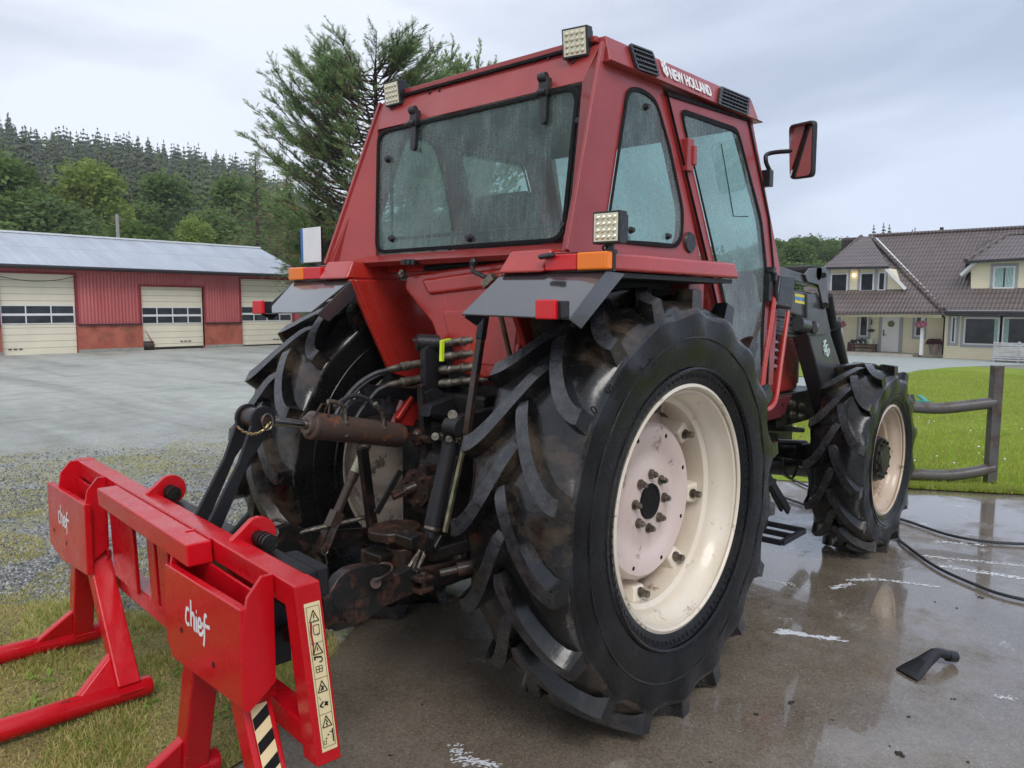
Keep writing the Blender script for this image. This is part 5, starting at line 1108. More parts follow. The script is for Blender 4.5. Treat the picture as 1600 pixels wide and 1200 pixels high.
# ---- fenders
for s in (-1, 1):
    m = MB(); y0, y1 = s*.70, s*1.02
    m.hexa([(-.50, y0, 1.87), (-.50, y1, 1.862), (.52, y1, 1.862), (.52, y0, 1.87), (-.49, y0, 1.945), (-.495, y1-.01*s, 1.928), (.49, y1-.01*s, 1.932), (.49, y0, 1.945)])
    m.hexa([(-.56, s*.50, 1.862), (-.56, s*.735, 1.862), (-.2, s*.735, 1.862), (-.2, s*.50, 1.862), (-.50, s*.52, 1.955), (-.50, s*.735, 1.955), (-.2, s*.735, 1.955), (-.2, s*.52, 1.955)])
    fe = m.obj('fender', M['red'], T, .014, seg=3)
    # underside and inner wall
    m = MB(); m.prism([V((-.545, s*.515, 1.86)), V((-.10, s*.515, 1.87)), V((.25, s*.515, 1.60)), V((.2, s*.515, 1.15)), V((-.02, s*.515, 1.30)), V((-.30, s*.515, 1.39))], (0, -s*.03, 0)); m.prism([V((-.52, s*.50, 1.86)), V((-.44, s*.50, 1.86)), V((-.22, s*.50, 1.40)), V((-.30, s*.50, 1.39))], (0, -s*.022, 0)); m.obj('inner_wall', M['red'], fe, .01)
    MB().bb((-.48, s*.52, 1.84), (.48, s*1.0, 1.858)).obj('underside', drk, fe)
    MB().bb((.45, s*.55, 1.25), (.60, s*.80, 1.86)).obj('front_closing_panel', M['redfade'], fe, .01)
    # black flap
    q = [V((-.522, s*.495, 1.863)), V((-.526, s*1.003, 1.857)), V((-.715, s*.99, 1.692)), V((-.757, s*.50, 1.703))]; n = V((-.5, 0, .8)).normalized()
    fl_ = MB().prism([p for p in q], -n*.008)
    for y_ in (s*.495, s*1.003): fl_.prism([V((-.520, y_, 1.862)), V((-.395, y_, 1.856)), V((-.665, y_, 1.655)), V((-.735, y_, 1.690))], (0, -s*.006, 0))
    flap = fl_.obj('mud_flap', M['fendblk'], T, .003)
    c = V((-.775, s*.935, 1.722)); MB().box(c, (.022, .088, .068)).obj('reflector', M['rlens'], flap, .006); MB().box(c+V((.03, s*.01, .0)), (.045, .10, .06)).obj('reflector_bracket', M['plastic'], flap, .004)
    # tail lamp: red inside, amber outside
    tl = MB().bb((-.545, s*.735, 1.866), (-.505, s*.885, 1.927)).obj('tail_lamp', M['rlens'], T, .006); MB().bb((-.548, s*.887, 1.864), (-.505, s*1.022, 1.930)).obj('indicator_lens', M['amber'], tl, .008); MB().bb((-.512, s*.73, 1.86), (-.494, s*1.026, 1.934)).obj('lamp_back', M['plastic'], tl)
# ---- LED work lamps
ledm = MT('led_lens'); ledm.set(col=(.62, .58, .42), ro=.12, me=.35, coat=1)
def led(c, size, yaw, pitch, par, up=True):
    f = V((-cos(pitch)*cos(yaw), -cos(pitch)*sin(yaw), sin(pitch))); r = V((sin(yaw), -cos(yaw), 0)); u = r.cross(f) if r.cross(f).z > 0 else f.cross(r); c = V(c)
    A = MB(); A.box(c+f*(-.025), (size, size, .05), (r, u, f)); 
    for k in range(-3, 4): A.box(c-f*.062+r*k*size*.13, (size*.05, size*.85, .03), (r, u, f))
    o = A.obj('work_lamp', M['plastic'], par, .006); L = MB(); L.box(c+f*.001, (size*.86, size*.86, .004), (r, u, f))
    for i in range(4):
        for j in range(4): q = c+f*.004+r*(i-1.5)*size*.2+u*(j-1.5)*size*.2; L.cyl(q, q+f*.006, size*.085, size*.04, 10)
    L.obj('led_lens', ledm.m, o); b = MB(); b.bar(c-f*.03-u*size*.5, c-f*.03-u*(size*.5+.035), .03, .012, f); b.box(c-f*.03-u*(size*.5+.035), (.05, .03, .02), (r, u, f)); b.tube(bez([c-f*.03-u*size*.45+r*.02, c-f*.01-u*(size*.6)-r*.02, c-f*.02-u*(size*.72)-r*.01], 8), .004, 6); b.obj('lamp_bracket', M['plastic'], o, .003)
p = at(898, 66, 'x', -.20); led(p, .118, .18, -.12, T)
p = at(612, 146, 'x', -.20); led(p, .118, .02, -.12, T)
p = at(947, 355, 'x', -.50); led(p, .116, .06, 0, T)
# ---- tank / rear bodywork
def rx(px, py, x=-.38): return at(px, py, 'x', x)
m = MB(); m.prism([rx(*q) for q in [(633, 430), (824, 402), (820, 480), (806, 589), (750, 592), (702, 580), (688, 548), (672, 505), (630, 452)]], (.4, 0, 0))
tank = m.obj('rear_bodywork', M['red'], T, .022, seg=4)
MB().prism([rx(*q, -.395) for q in [(655, 436), (800, 415), (790, 447), (668, 462)]], (.05, 0, 0)).obj('body_bulge', M['red'], tank, .02, seg=4)
MB().prism([rx(*q, -.386) for q in [(690, 486), (812, 479), (801, 576), (712, 566)]], (.03, 0, 0)).obj('body_panel', M['red'], tank, .008)
MB().prism([rx(*q, -.383) for q in [(752, 539), (812, 538), (805, 588), (752, 590)]], (.03, 0, 0)).obj('body_panel', M['red'], tank, .008)
MB().tube([rx(664, 419, -.34), rx(800, 408, -.34)], .012, 8).obj('gap_strip', M['seal'], tank)  # dark strip along the gap between sill and bodywork
p = rx(643, 414, -.42); m = MB().cyl(p, p+V((0, 0, .025)), .042, .04, 20)
for k in range(10): a = k*.628; m.box(p+V((cos(a)*.042, sin(a)*.042, .012)), (.012, .012, .02))
m.obj('filler_cap', M['plastic'], tank); p = rx(632, 427, -.41); MB().cyl(p, p+V((-.02, 0, 0)), .017, n=14).cyl(p+V((-.02, 0, 0)), p+V((-.03, 0, 0)), .009, n=10).obj('hitch_button', M['steel'], tank)
m = MB().tube([rx(737, 409, -.44), rx(739, 424, -.45), rx(760, 434, -.46)], .010, 8).ball(rx(740, 410, -.44), .018, 10); m.obj('lever', M['plastic'], tank)
m = MB().tube([rx(760, 436, -.5), rx(842, 414, -.5)], .004, 6).tube([rx(762, 440, -.5), rx(842, 418, -.5)], .004, 6).bar(rx(757, 446, -.5), rx(772, 432, -.5), .03, .03); m.obj('latch_rod', M['steel'], tank); MB().bar(rx(842, 402, -.56), rx(866, 398, -.56), .025, .02).obj('socket_cap', M['plastic'], tank, .01)
# licence plate on the left fender: plain white with a blue strip
p = at(486, 383, 'x', -.42); m = MB(); w_, h_ = .18, .185; MB().box(p, (.006, w_, h_)).obj('number_plate', M['white'], T, .004); MB().box(p+V((-.0045, w_/2-.009, 0)), (.003, .018, h_*.98)).obj('plate_strip', simple('blue', (.02, .12, .4), .4), T.children[-1])
MB().box(p+V((.012, 0, 0)), (.012, w_*.9, h_*.95)).bar(p+V((.015, -.03, -.09)), p+V((.03, -.06, -.16)), .03, .01).obj('plate_bracket', M['plastic'], T.children[-1])
# ---- mirror
mc = at(1251, 235, 'x', 1.33); n = V((-.87, .34, -.05)).normalized(); r = n.cross(V((0, 0, 1))).normalized(); u = r.cross(n)
hx, hz = .086, .148; lp = rloop([mc-r*hx*.85-u*hz, mc+r*hx*.92-u*hz*.96, mc+r*hx-u*-hz, mc-r*hx+u*hz*.96], .03, 4)
head = MB().prism([p-n*.0 for p in lp], -n*.035).obj('mirror', M['plastic'], T, .008, seg=3)
mm_ = MT('mirror_glass'); mm_.set(col=(.75, .78, .76), me=1, ro=.03); inn = [mc+(p-mc)*.93+n*.002 for p in lp]; MB().add(inn, [tuple(range(len(inn)))]).obj('mirror_glass', mm_.m, head, smooth=False)
MB().ball(mc-n*.045, .03, 10).obj('mirror_joint', M['plastic'], head)
b0 = side(1199, 279, .02); m = MB(); m.box(b0, (.05, .05, .09)); m.tube(bez([b0+V((.02, -.01, .03)), side(1196.5, 250, .03), side(1205, 239, .05), mc-n*.04-r*.02+V((0, 0, .0))], 20), .0125, 10); m.obj('mirror_arm', M['plastic'], T, .004)
# ---- bonnet and engine side
bo = MB(); bo.hexa([(1.32, -.44, 1.13), (2.74, -.44, 1.13), (2.74, .44, 1.13), (1.32, .44, 1.13), (1.42, -.42, 1.80), (2.86, -.42, 1.70), (2.86, .42, 1.70), (1.42, .42, 1.80)]); bonnet = bo.obj('bonnet', M['red'], T, .03, seg=3)
lv = MB(); db = MB(); db.bb((1.75, -.4432, 1.30), (2.33, -.4402, 1.62))
for k in range(6): z = 1.32+k*.055; lv.prism([(1.76, -.442, z), (1.76, -.466, z+.006), (1.76, -.442, z+.026)], (.56, 0, 0))
db.obj('louver_recess', M['seal'], bonnet); lv.obj('louvers', M['red'], bonnet)
MB().bb((2.76, -.40, 1.17), (2.86, .40, 1.6)).obj('front_grille', M['plastic'], bonnet, .01)
m = MB(); m.hexa([(1.25, -.50, .98), (2.35, -.50, .98), (2.35, -.46, .98), (1.25, -.46, .98), (1.25, -.50, 1.12), (2.5, -.50, 1.12), (2.5, -.46, 1.12), (1.25, -.46, 1.12)]); pl = m.obj('side_bracket', simple('maroon_paint', (.11, .02, .022), .4), T, .005)
bm_ = MB()
for px, py in ((1236, 631), (1236, 648), (1250, 634), (1249, 651)): p = P(px, py, -.50); bm_.bolt(p, (0, -1, 0), .022, .03)
bm_.obj('bolt', M['steel'], pl); h_ = MB()
for px, py in ((1223, 632), (1223, 649)): p = P(px, py, -.5015); h_.cyl(p, p+V((0, -.002, 0)), .012, n=12)
h_.obj('bolt_hole', M['seal'], pl)
m = MB(); m.bb((2.3, -.48, .90), (3.1, -.30, 1.13)); m.bb((2.3, .30, .90), (3.1, .48, 1.13)); m.obj('front_support', M['iron'], T, .01)
# chassis, axles
m = MB(); m.bb((-.38, -.24, .60), (1.3, .24, 1.22)); m.bb((1.3, -.20, .72), (2.5, .20, 1.12)); m.cyl((0, -.60, .898), (0, .60, .898), .12, n=20); m.cyl((0, -.32, .898), (0, .32, .898), .24, n=24); m.bb((2.3, -.22, .62), (3.25, .22, 1.02)); m.obj('chassis', M['iron'], T, .02)
m = MB(); m.tube([(2.92, -.66, .667), (2.92, -.3, .60), (2.92, 0, .62), (2.92, .3, .60), (2.92, .66, .667)], [.10, .08, .13, .08, .10], 14); m.cyl((2.92, -.60, .667), (2.92, -.70, .667), .16, n=20); m.cyl((2.92, .60, .667), (2.92, .70, .667), .16, n=20); m.cyl((1.3, -.05, .6), (2.9, -.05, .62), .035, n=12); m.obj('front_axle', M['iron'], T, ang=30)
m = MB(); m.tube([P(1200, 690, -.4), P(1258, 692, -.4)], .022, 8); m.tube([P(1198, 668, -.42), P(1254, 672, -.42)], .02, 8); m.bb((1.6, -.47, .78), (2.35, -.36, .86)); m.tube([(2.72, -.55, .60), (2.72, .55, .60)], .025, 8); m.tube([P(1196, 730, -.35), P(1262, 735, -.35)], .05, 10); m.tube(bez([P(1222, 715, -.45), P(1225, 735, -.5), P(1237, 747, -.5), P(1246, 730, -.5), P(1247, 700, -.45)], 24), .009, 6); m.obj('steering_linkage', M['iron'], T)
tk_ = MB().bb((.55, -.62, .62), (1.25, -.30, 1.12)).bb((.55, .30, .62), (1.25, .62, 1.12)).obj('side_tank', M['iron'], T, .03)
# step
m = MB(); m.bar(P(1198, 742, -.72), P(1232, 798, -.72), .05, .02, (0, 1, 0)); m.bar(P(1196, 745, -.50), P(1222, 795, -.50), .05, .02, (0, 1, 0)); m.bb((1.0, -.74, .66), (1.7, -.42, .69))
a = [P(1198, 805, -.82), P(1240, 797, -.82)]; x0 = 1.52; x1 = 1.86; z_ = .355
for (p0, p1) in (((x0, -.86, z_), (x1, -.86, z_)), ((x0, -.62, z_), (x1, -.62, z_)), ((x0, -.86, z_), (x0, -.62, z_)), ((x1, -.86, z_), (x1, -.62, z_)), (((x0+x1)/2, -.86, z_), ((x0+x1)/2, -.62, z_))): m.bar(p0, p1, .03, .03)
m.bar((x1-.05, -.64, z_), (1.55, -.60, .70), .06, .015, (0, 1, 0)); m.obj('step', M['black'], T, .003)
# handrail
hr_ = MB(); q = bez([side(1213, 440, .03), side(1205, 500, .05), side(1196, 560, .06), side(1189, 625, .06), side(1194, 639, .06), side(1205, 636, .06), side(1213, 618, .06), side(1221, 560, .05), side(1231, 487, .04)], 60); hr_.tube(q, .014, 10).obj('handrail', M['red'], T)
q = [side(a, b, .06) for a, b in ((1221, 430), (1243, 432), (1238, 483), (1214, 478))]; MB().prism(q, (0, .06, 0)).obj('side_marker_box', M['plastic'], T, .012, seg=3)
m = MB(); m.tube(bez([side(1204, 422, .06), side(1211, 432, .06), side(1213, 470, .05)], 10), .012, 8); m.box(side(1205, 423, .05), (.03, .04, .04)); m.obj('catch', M['plastic'], T)
# ---- loader
def loader(s):
    def Y(y): return s*y
    def Q(px, py, y): p = P(px, py, -y); return V((p.x, s*y, p.z))
    yy = .66; m = MB()
    m.prism([Q(*q, yy) for q in [(1240, 451), (1274, 457), (1262, 499), (1234, 491)]], (0, -s*.16, 0)); box = m.obj('loader_mast', M['loader'], T, .02, seg=3)
    m = MB(); m.prism([Q(*q, yy+.02) for q in [(1261, 459), (1277, 457), (1290, 478), (1299, 520), (1286, 524), (1262, 524)]], (0, -s*.05, 0)); m.obj('mast_plate', M['loader'], box, .008)
    m = MB(); m.prism([Q(*q, yy) for q in [(1263, 522), (1298, 520), (1318, 582), (1330, 640), (1300, 660), (1284, 600)]], (0, -s*.12, 0)); e0 = Q(1315, 645, yy-.06); m.bar(e0, (3.72, s*.60, .42), .11, .13); arm = m.obj('loader_arm', M['loader'], box, .012)
    for dy in (.04, -.16):
        MB().prism([Q(*q, yy+dy) for q in [(1258, 429), (1267, 419), (1290, 417), (1295, 427), (1293, 442), (1295, 480), (1288, 484), (1279, 445), (1262, 440)]], (0, -s*.015, 0)).obj('pivot_plate', M['loader'], box, .003)
    m = MB(); c = Q(1280, 426, yy+.04); m.cyl(c, c+V((0, -s*.22, 0)), .05, n=18); m.cyl(Q(1287, 430, yy+.055), Q(1287, 430, yy-.2), .018, n=12); m.cyl(Q(1290, 477, yy+.055), Q(1290, 477, yy-.2), .02, n=12); c = Q(1273, 511, yy+.05); m.cyl(c, c+V((0, -s*.25, 0)), .04, n=14); m.obj('pivot_pin', M['iron'], box)
    MB().bar(Q(1212, 424, yy), Q(1288, 446, yy), .045, .06).obj('upper_link', M['loader'], box, .006)
    m = MB(); m.cyl(Q(1293, 462, yy-.06), Q(1301, 512, yy-.06), .036, n=14); m.cyl(Q(1301, 510, yy-.06), Q(1322, 600, yy-.06), .052, n=18); m.lathe([(0, .036), (0, .058), (.02, .058), (.02, .036)], Q(1301, 509, yy-.06), Q(1322, 600, yy-.06)-Q(1301, 509, yy-.06), 20, True); m.obj('lift_ram', M['black'], box)
    m = MB(); m.cyl(Q(1244, 505, yy), Q(1268, 512, yy), .05, n=14); m.obj('cross_tube', M['loader'], box)
    return box, arm
box, arm = loader(-1); loader(1)
m = MB()
for i, yy in enumerate((462, 466.5, 471)): m.cm = (0, 1, 0)[i]; a = P(1242, yy-1, -.662); b = P(1258, yy+2.2, -.662); m.bar(a, b, .002, .022, (0, 0, 1))
m.obj('stripe_sticker', [simple('yellow', (.75, .66, .12), .5), simple('blue_stripe', (.10, .32, .62), .5)], box, smooth=False)
a = P(1285, 537, -.664); b = P(1300, 579, -.664); upv = (P(1300, 533, -.664)-P(1285, 538, -.664)); Mx = frameM(a, b-a, upv)
text_mb('460', Mx, .095, sx=1.0, bold=.002, ext=.003, sp=1.12).obj('lettering', simple('mint_white', (.60, .74, .68), .5), arm, smooth=False)
MB().bar(P(1287, 545, -.6635), P(1289.5, 555, -.6635), .003, .012, (1, 0, 0)).obj('small_lettering', simple('pale_mark', (.45, .48, .47), .5), arm)
m = MB()
for k in range(9): y0 = 484+k*4.5; m.tube(bez([P(1192, y0+R.uniform(-3, 3), -.60), P(1215, y0+R.uniform(-4, 4), -.66-.01*k), P(1240, y0+6+R.uniform(-3, 3), -.62), P(1262, 517+R.uniform(-6, 2), -.56)], 18), .013, 7)
for k in range(3): m.tube(bez([P(1278, 530, -.5), P(1272+k*2, 570, -.5), P(1277+k*2, 600, -.52), P(1290, 612, -.5)], 14), .010, 6)
m.obj('hydraulic_hoses', M['hose'], T)
MB().cyl((1.95, -.3, 1.80), (1.95, -.3, 1.72), .06, n=16).obj('air_cap', M['plastic'], T)
# ------------------------------------------------------------------ rear hitch (parts of the tractor)
m = MB(); m.bb((-.46, -.22, .52), (-.38, .22, 1.20)); m.bb((-.42, -.30, 1.20), (-.1, .30, 1.34)); m.prism([P(655, 700, .02), P(700, 690, .02), P(712, 790, .02), P(640, 800, .02)], (0, -.25, 0)); ax = m.obj('rear_housing', M['iron'], T, .02)
bm_ = MB()
for y in (-.18, -.06, .06, .18):
    for z in (.60, .84, 1.14): bm_.bolt((-.46, y, z), (-1, 0, 0), .016, .02)
bm_.obj('bolt', M['steel'], ax)
# lift shaft and rocker arms
m = MB(); m.cyl((-.20, -.42, 1.27), (-.20, .42, 1.27), .045, n=18)
for s in (-1, 1): m.bar((-.20, s*.36, 1.27), (-.66, s*.36, 1.24), .05, .09); m.cyl((-.66, s*.40, 1.24), (-.66, s*.32, 1.24), .04, n=14)
m.obj('lift_arms', M['black'], ax, .008)
m = MB(); m.prism([P(*q, .10) for q in [(562, 600), (655, 607), (655, 627), (575, 622)]], (0, .04, 0)); m.prism([P(*q, -.05) for q in [(655, 650), (660, 632), (715, 612), (745, 608), (748, 625), (722, 640), (690, 650), (664, 646)]], (0, -.06, 0)); m.prism([P(*q, -.02) for q in [(657, 612), (672, 606), (690, 612), (705, 604), (720, 606), (700, 625), (664, 640)]], (0, -.03, 0)); m.obj('valve_bracket', M['black'], ax, .005)
m = MB(); m.prism([P(*q, .02) for q in [(656, 545), (672, 530), (694, 534), (700, 560), (700, 600), (690, 612), (656, 612)]], (0, -.035, 0)); m.prism([P(694, 534, -.03), P(742, 529, -.16), P(742, 604, -.16), P(700, 606, -.03)], (.03, .01, 0)); vb = m.obj('coupling_plate', M['black'], T, .005)
p = P(668, 536, .02); d = V((-.8, .45, .05)).normalized(); m = MB().cyl(p-d*.05, p+d*.045, .04, n=22).cyl(p+d*.045, p+d*.052, .034, n=22).box(p+d*.05+V((0, 0, .012)), (.014, .04, .012)); m.obj('socket', M['plastic'], vb)
for k, (x, y) in enumerate(((694, 536), (694, 557), (693, 578), (693, 599))):
    a = P(x, y, -.05); b = P(x+48, y-5, -.05-.14); d = (b-a).normalized(); a2 = a-d*.01; m = MB(); m.lathe([(0, .012), (0, .021), (.012, .023), (.05, .021), (.055, .018), (.10, .019), (.105, .024), (.112, .024), (.114, .019), (.15, .019), (.152, .023), (.17, .023), (.172, .016), (.24, .015)], a2, d, 18); q = m.obj('coupler', M['steel'], vb, ang=22); MB().lathe([(.004, .0005), (.004, .012)], a2, d, 14).obj('bore', M['seal'], q)
m = MB()
for (p0, p1) in (((662, 556), (672, 556)), ((656, 568), (604, 578)), ((656, 592), (604, 602))):
    a = P(*p0, .03); b = P(*p1, .05); d = (b-a).normalized(); L = (b-a).length; m.lathe([(0, .014), (0, .018), (L*.3, .018), (L*.32, .021), (L*.55, .021), (L*.57, .016), (L*.8, .015), (L, .010)], a, d, 16)
m.obj('hose_fittings', M['steel'], vb)
m = MB().bar(P(691, 532, -.10), P(690, 565, -.10), .014, .02).bar(P(690, 533, -.10), P(703, 530, -.10), .012, .01); m.tube(bez([P(745, 565, -.1), P(760, 572, -.1), P(770, 580, -.1)], 8), .008, 6); m.obj('lime_tape', M['lime'], vb, .003)
m = MB(); m.tube(bez([P(606, 578, .05), P(585, 584, .07), P(560, 600, .10), P(538, 625, .12), P(524, 650, .12), P(515, 680, .1)], 30), .0095, 8); m.tube(bez([P(606, 602, .05), P(590, 610, .07), P(575, 627, .08), P(558, 650, .08), P(548, 680, .06)], 24), .0095, 8); m.tube(bez([P(610, 580, .055), P(588, 588, .075), P(563, 605, .105), P(541, 632, .125), P(527, 655, .12)], 30), .0085, 8)
m.tube(bez([P(522, 637, .04), P(535, 626, .05), P(555, 618, .06), P(575, 624, .05), P(586, 636, .04)], 20), .0105, 8); m.obj('hydraulic_hose', M['hose'], T)
# hydraulic top link (rusty cylinder)
e0 = V((-1.326, 0.0, 1.307)); e1 = P(655, 684, 0); d = (e1-e0).normalized()
def on(px, py=665):  # point on the cylinder axis at this photo column
    lo, hi = 0.0, 1.2
    for _ in range(30):
        mid = (lo+hi)/2; q = e0+d*mid*(e1-e0).length; w = (q-CP).dot(FW); u_ = 800+FPX*(q-CP).dot(RT)/w
        if u_ < px: lo = mid
        else: hi = mid
    return e0+d*lo*(e1-e0).length
m = MB(); a = on(478); b = on(627); L = (b-a).length; m.lathe([(0, .02), (-.002, .034), (.0, .040), (.014, .042), (.016, .052), (.020, .057), (.032, .058), (.036, .055), (L-.02, .055), (L-.003, .048), (L, .02)], a, d, 36); tl = m.obj('top_link', M['cylr'], T, ang=30)
MB().cyl(on(424), on(479), .0185, n=20).cyl(on(424), on(436), .021, n=20).obj('piston_rod', M['chrome'], tl)
m = MB().bar(on(622), e1, .045, .03).ball(e1, .045, 12, (1, .6, 1)).cyl(e1+V((0, .06, 0)), e1+V((0, -.07, 0)), .018, n=12); m.obj('rear_joint', M['brown'], tl)
up_ = V((0, 0, 1)); nrm = V((-.55, -.75, .35)).normalized()
m = MB()
for c0, gx in ((on(540), 0), (on(599), 0)): q = c0+nrm*.05+up_*.012; m.cyl(q-up_*.05, q+up_*.03, .015, .013, 12); m.cyl(q+up_*.0, q+up_*.012, .019, n=6); m.cyl(q+up_*.03, q+up_*.05, .01, n=10)
q0 = on(540)+nrm*.05+up_*.06; m.tube(bez([q0, q0+up_*.025-d*.012, q0+up_*.035-d*.05, q0+up_*.033-d*.085], 12), .010, 8); q1 = on(599)+nrm*.05+up_*.06; m.tube([q1, q1+up_*.03-d*.018, q1+up_*.055-d*.045], .011, 8); m.obj('hose_elbow', M['steel'], tl)
m = MB().tube([on(503)+nrm*.057-up_*.01, on(534)+nrm*.058-up_*.012], .008, 8).ball(on(503)+nrm*.057-up_*.01, .012, 8).tube([on(606)+nrm*.057-up_*.02, on(625)+nrm*.055-up_*.02], .006, 8); m.obj('oil_pipe', M['cylr'], tl)
a = on(497)+nrm*.05+up_*.025; m = MB().tube([a-d*.015, a+up_*.055+d*.022, a+up_*.058+d*.06, a+d*.05+up_*.0, a+d*.03-up_*.015, a+d*.13-up_*.06], .0042, 6).tube([a+d*.035-up_*.01, a+d*.13-up_*.07], .0035, 6); m.obj('wire_handle', M['brown'], tl)
# plates hanging from the housing
m = MB()
for (p0, p1, y, w) in (((566, 700), (582, 826), .22, .05), ((660, 600), (672, 785), -.02, .05)): m.bar(P(*p0, y), P(*p1, y), .045, .035, (0, 1, 0))
m.prism([P(*q, -.06) for q in [(654, 725), (682, 721), (684, 800), (661, 800)]], (0, -.05, 0)); m.bar(P(626, 735, .05), P(588, 802, .08), .012, .03); m.obj('support_plates', M['rusty'], ax, .004)
# PTO
a = P(613, 775, 0); b = P(642, 763, -.03); dd = (b-a).normalized(); m = MB(); m.lathe([(0, .001), (0, .016), (.06, .019), (.065, .024), (.12, .026)], a, dd, 16)
for k in range(8): an = k*pi/4; x_ = dd.orthogonal().normalized(); y_ = dd.cross(x_); c = (x_*cos(an)+y_*sin(an))*.019; m.bar(a+c, a+c+dd*.055, .006, .006)
m.obj('pto_shaft', M['brown'], ax); c = P(652, 762, -.05); m = MB().cyl(c-V((.01, 0, 0)), c+V((.05, 0, 0)), .085, n=28)
for k in range(6): an = k*pi/3+.3; m.bolt(c+V((-.01, cos(an)*.065, sin(an)*.065)), (-1, 0, 0), .011, .016)
m.obj('pto_flange', M['brown'], ax)
# red stay, cylinder glimpsed behind the top link
MB().prism([P(*q, .12) for q in [(617, 658), (633, 620), (655, 620), (655, 668), (617, 662)]], (0, .03, 0)).bar(P(619, 655, .10), P(642, 620, .10), .03, .02).obj('red_stay', M['red'], ax, .004)
m = MB().cyl(P(607, 600, .14), P(607, 645, .14), .035, n=16).cyl(P(605, 618, .12), P(605, 628, .12), .025, n=14); m.obj('assist_ram', M['black'], ax)
# pick-up hitch plate and drawbar
c = P(617, 822, -.02); m = MB(); pts = [c+V((cos(k*pi/12)*.125*(1 if cos(k*pi/12) > -.2 else 1), sin(k*pi/12)*.105, 0)) for k in range(24)]; m.prism(pts, (0, 0, -.045)); m.prism([P(640, 835, -.1), P(672, 848, -.16), P(668, 862, -.18), P(632, 858, -.1)], (.10, .06, .02)); m.obj('drawbar_plate', M['brown'], ax, .014, seg=3)
m = MB().bb((c.x-.10, c.y-.03, .50), (c.x-.04, c.y+.12, .66)).cyl((c.x+.02, c.y-.02, .48), (c.x+.02, c.y-.02, .68), .05, .07, 16).bb((-.6, -.08, .45), (.2, .08, .53)); m.obj('drawbar', M['brown'], ax, .008)
# lower links
def llink(s):
    y = s*.43; m = MB()
    if s < 0:
        m.prism([P(*q, -.43) for q in [(509, 975), (513, 930), (530, 901), (546, 889), (582, 880), (607, 884), (616, 900), (645, 886), (650, 905), (647, 928), (600, 950), (571, 972), (526, 988)]], (0, .045, 0)); q = P(645, 907, -.41)
    else:
        m.prism([(-1.32, .39, .66), (-1.25, .39, .74), (-.95, .39, .75), (-.85, .39, .69), (-.85, .39, .60), (-1.1, .39, .58), (-1.3, .39, .57)], (0, .045, 0)); q = V((-.86, .41, .645))
    m.bar(q, (-.12, s*.30, .56), .035, .085); l = m.obj('lower_link', M['rusty'], T, .008)
    return l
lr = llink(-1); ll = llink(1)
m = MB(); m.bolt(P(539, 964, -.43), (0, -1, 0), .014, .03); m.cyl(P(587, 911, -.43), P(587, 911, -.45), .02, n=14); m.obj('bolt', M['brown'], lr); m = MB().tube(bez([P(586, 906, -.46), P(597, 902, -.47), P(611, 893, -.46), P(612, 884, -.45), P(603, 880, -.44), P(594, 881, -.43)], 16), .0055, 8); m.obj('catch_wire', M['brown'], lr)
MB().prism([P(*q, -.45) for q in [(505, 935), (520, 930), (522, 950), (516, 985), (504, 980)]], (0, .06, 0)).obj('hook_claw', M['rusty'], lr, .004)
MB().box(P(566, 942, -.4325), (.06, .004, .035)).obj('cast_mark', M['brown'], lr, .004)
# stabiliser
a = P(648, 905, -.44); b = P(758, 880, -.60); m = MB().cyl(a.lerp(b, .35), a.lerp(b, .62), .016, n=12).cyl(a.lerp(b, .6), b, .027, n=14); m.box(a.lerp(b, .1), (.07, .06, .015)).box(a.lerp(b, .1)-V((0, 0, .045)), (.07, .06, .015)).cyl(a.lerp(b, .12)-V((0, 0, .06)), a.lerp(b, .12)+V((0, 0, .02)), .014, n=10); m.obj('stabiliser', M['brown'], T, .003)
# right lift rod: black ram beside a worn slide bar
m = MB(); t0 = P(704, 690, -.33); t1 = P(676, 822, -.33); m.cyl(t0, t0.lerp(t1, .58), .034, n=20); m.cyl(t0.lerp(t1, .58), t1, .037, n=20); m.cyl(P(706, 655, -.33), t0, .017, n=14); m.cyl(t1, P(672, 842, -.33), .026, n=16); rr = m.obj('lift_rod', M['black'], T)
m = MB().lathe([(0, .028), (0, .034), (.012, .036), (.02, .03)], t1, P(672, 842, -.33)-t1, 18); m.cyl(P(707, 648, -.36), P(707, 648, -.29), .02, n=12); m.cyl(P(701, 686, -.36), P(701, 686, -.33), .014, n=12); m.cyl(P(680, 682, -.36), P(683, 682, -.33), .016, n=12); m.tube([P(700, 660, -.35), P(708, 690, -.35)], .014, 8); m.obj('rod_end', M['steel'], rr)
m = MB().prism([P(*q, -.36) for q in [(641, 842), (660, 832), (672, 840), (688, 848), (683, 862), (668, 866), (642, 858)]], (0, .10, 0)).bar(P(678, 858, -.36), P(690, 836, -.36), .03, .03); m.obj('swivel_block', M['rusty'], rr, .008)
m = MB().tube([P(646, 888, -.37), P(655, 862, -.37), P(662, 862, -.37), P(659, 872, -.37), P(647, 902, -.37)], .0065, 8).tube([P(636, 890, -.36), P(655, 860, -.36), P(664, 866, -.36), P(644, 912, -.36)], .006, 6); m.obj('safety_link', M['steel'], rr)
m = MB(); m.bar(P(757, 490, -.42), P(729, 680, -.42), .03, .026, (1, 0, 0)); sb = m.obj('slide_bar', M['brown'], T, .003); MB().bar(P(729, 678, -.42), P(695, 832, -.42), .016, .016, (1, 0, 0)).obj('guide_rod', simple('yellowish_bar', (.22, .20, .12), .35, .6, .3, 20), sb, .002); MB().bar(P(760, 470, -.425), P(751, 530, -.425), .034, .03, (1, 0, 0)).obj('sleeve', M['black'], sb, .003)
MB().bar(P(782, 490, -.46), P(803, 582, -.46), .016, .016).obj('stay_rod', simple('tan_bar', (.20, .15, .10), .4, .4, .3, 20), T, .002)
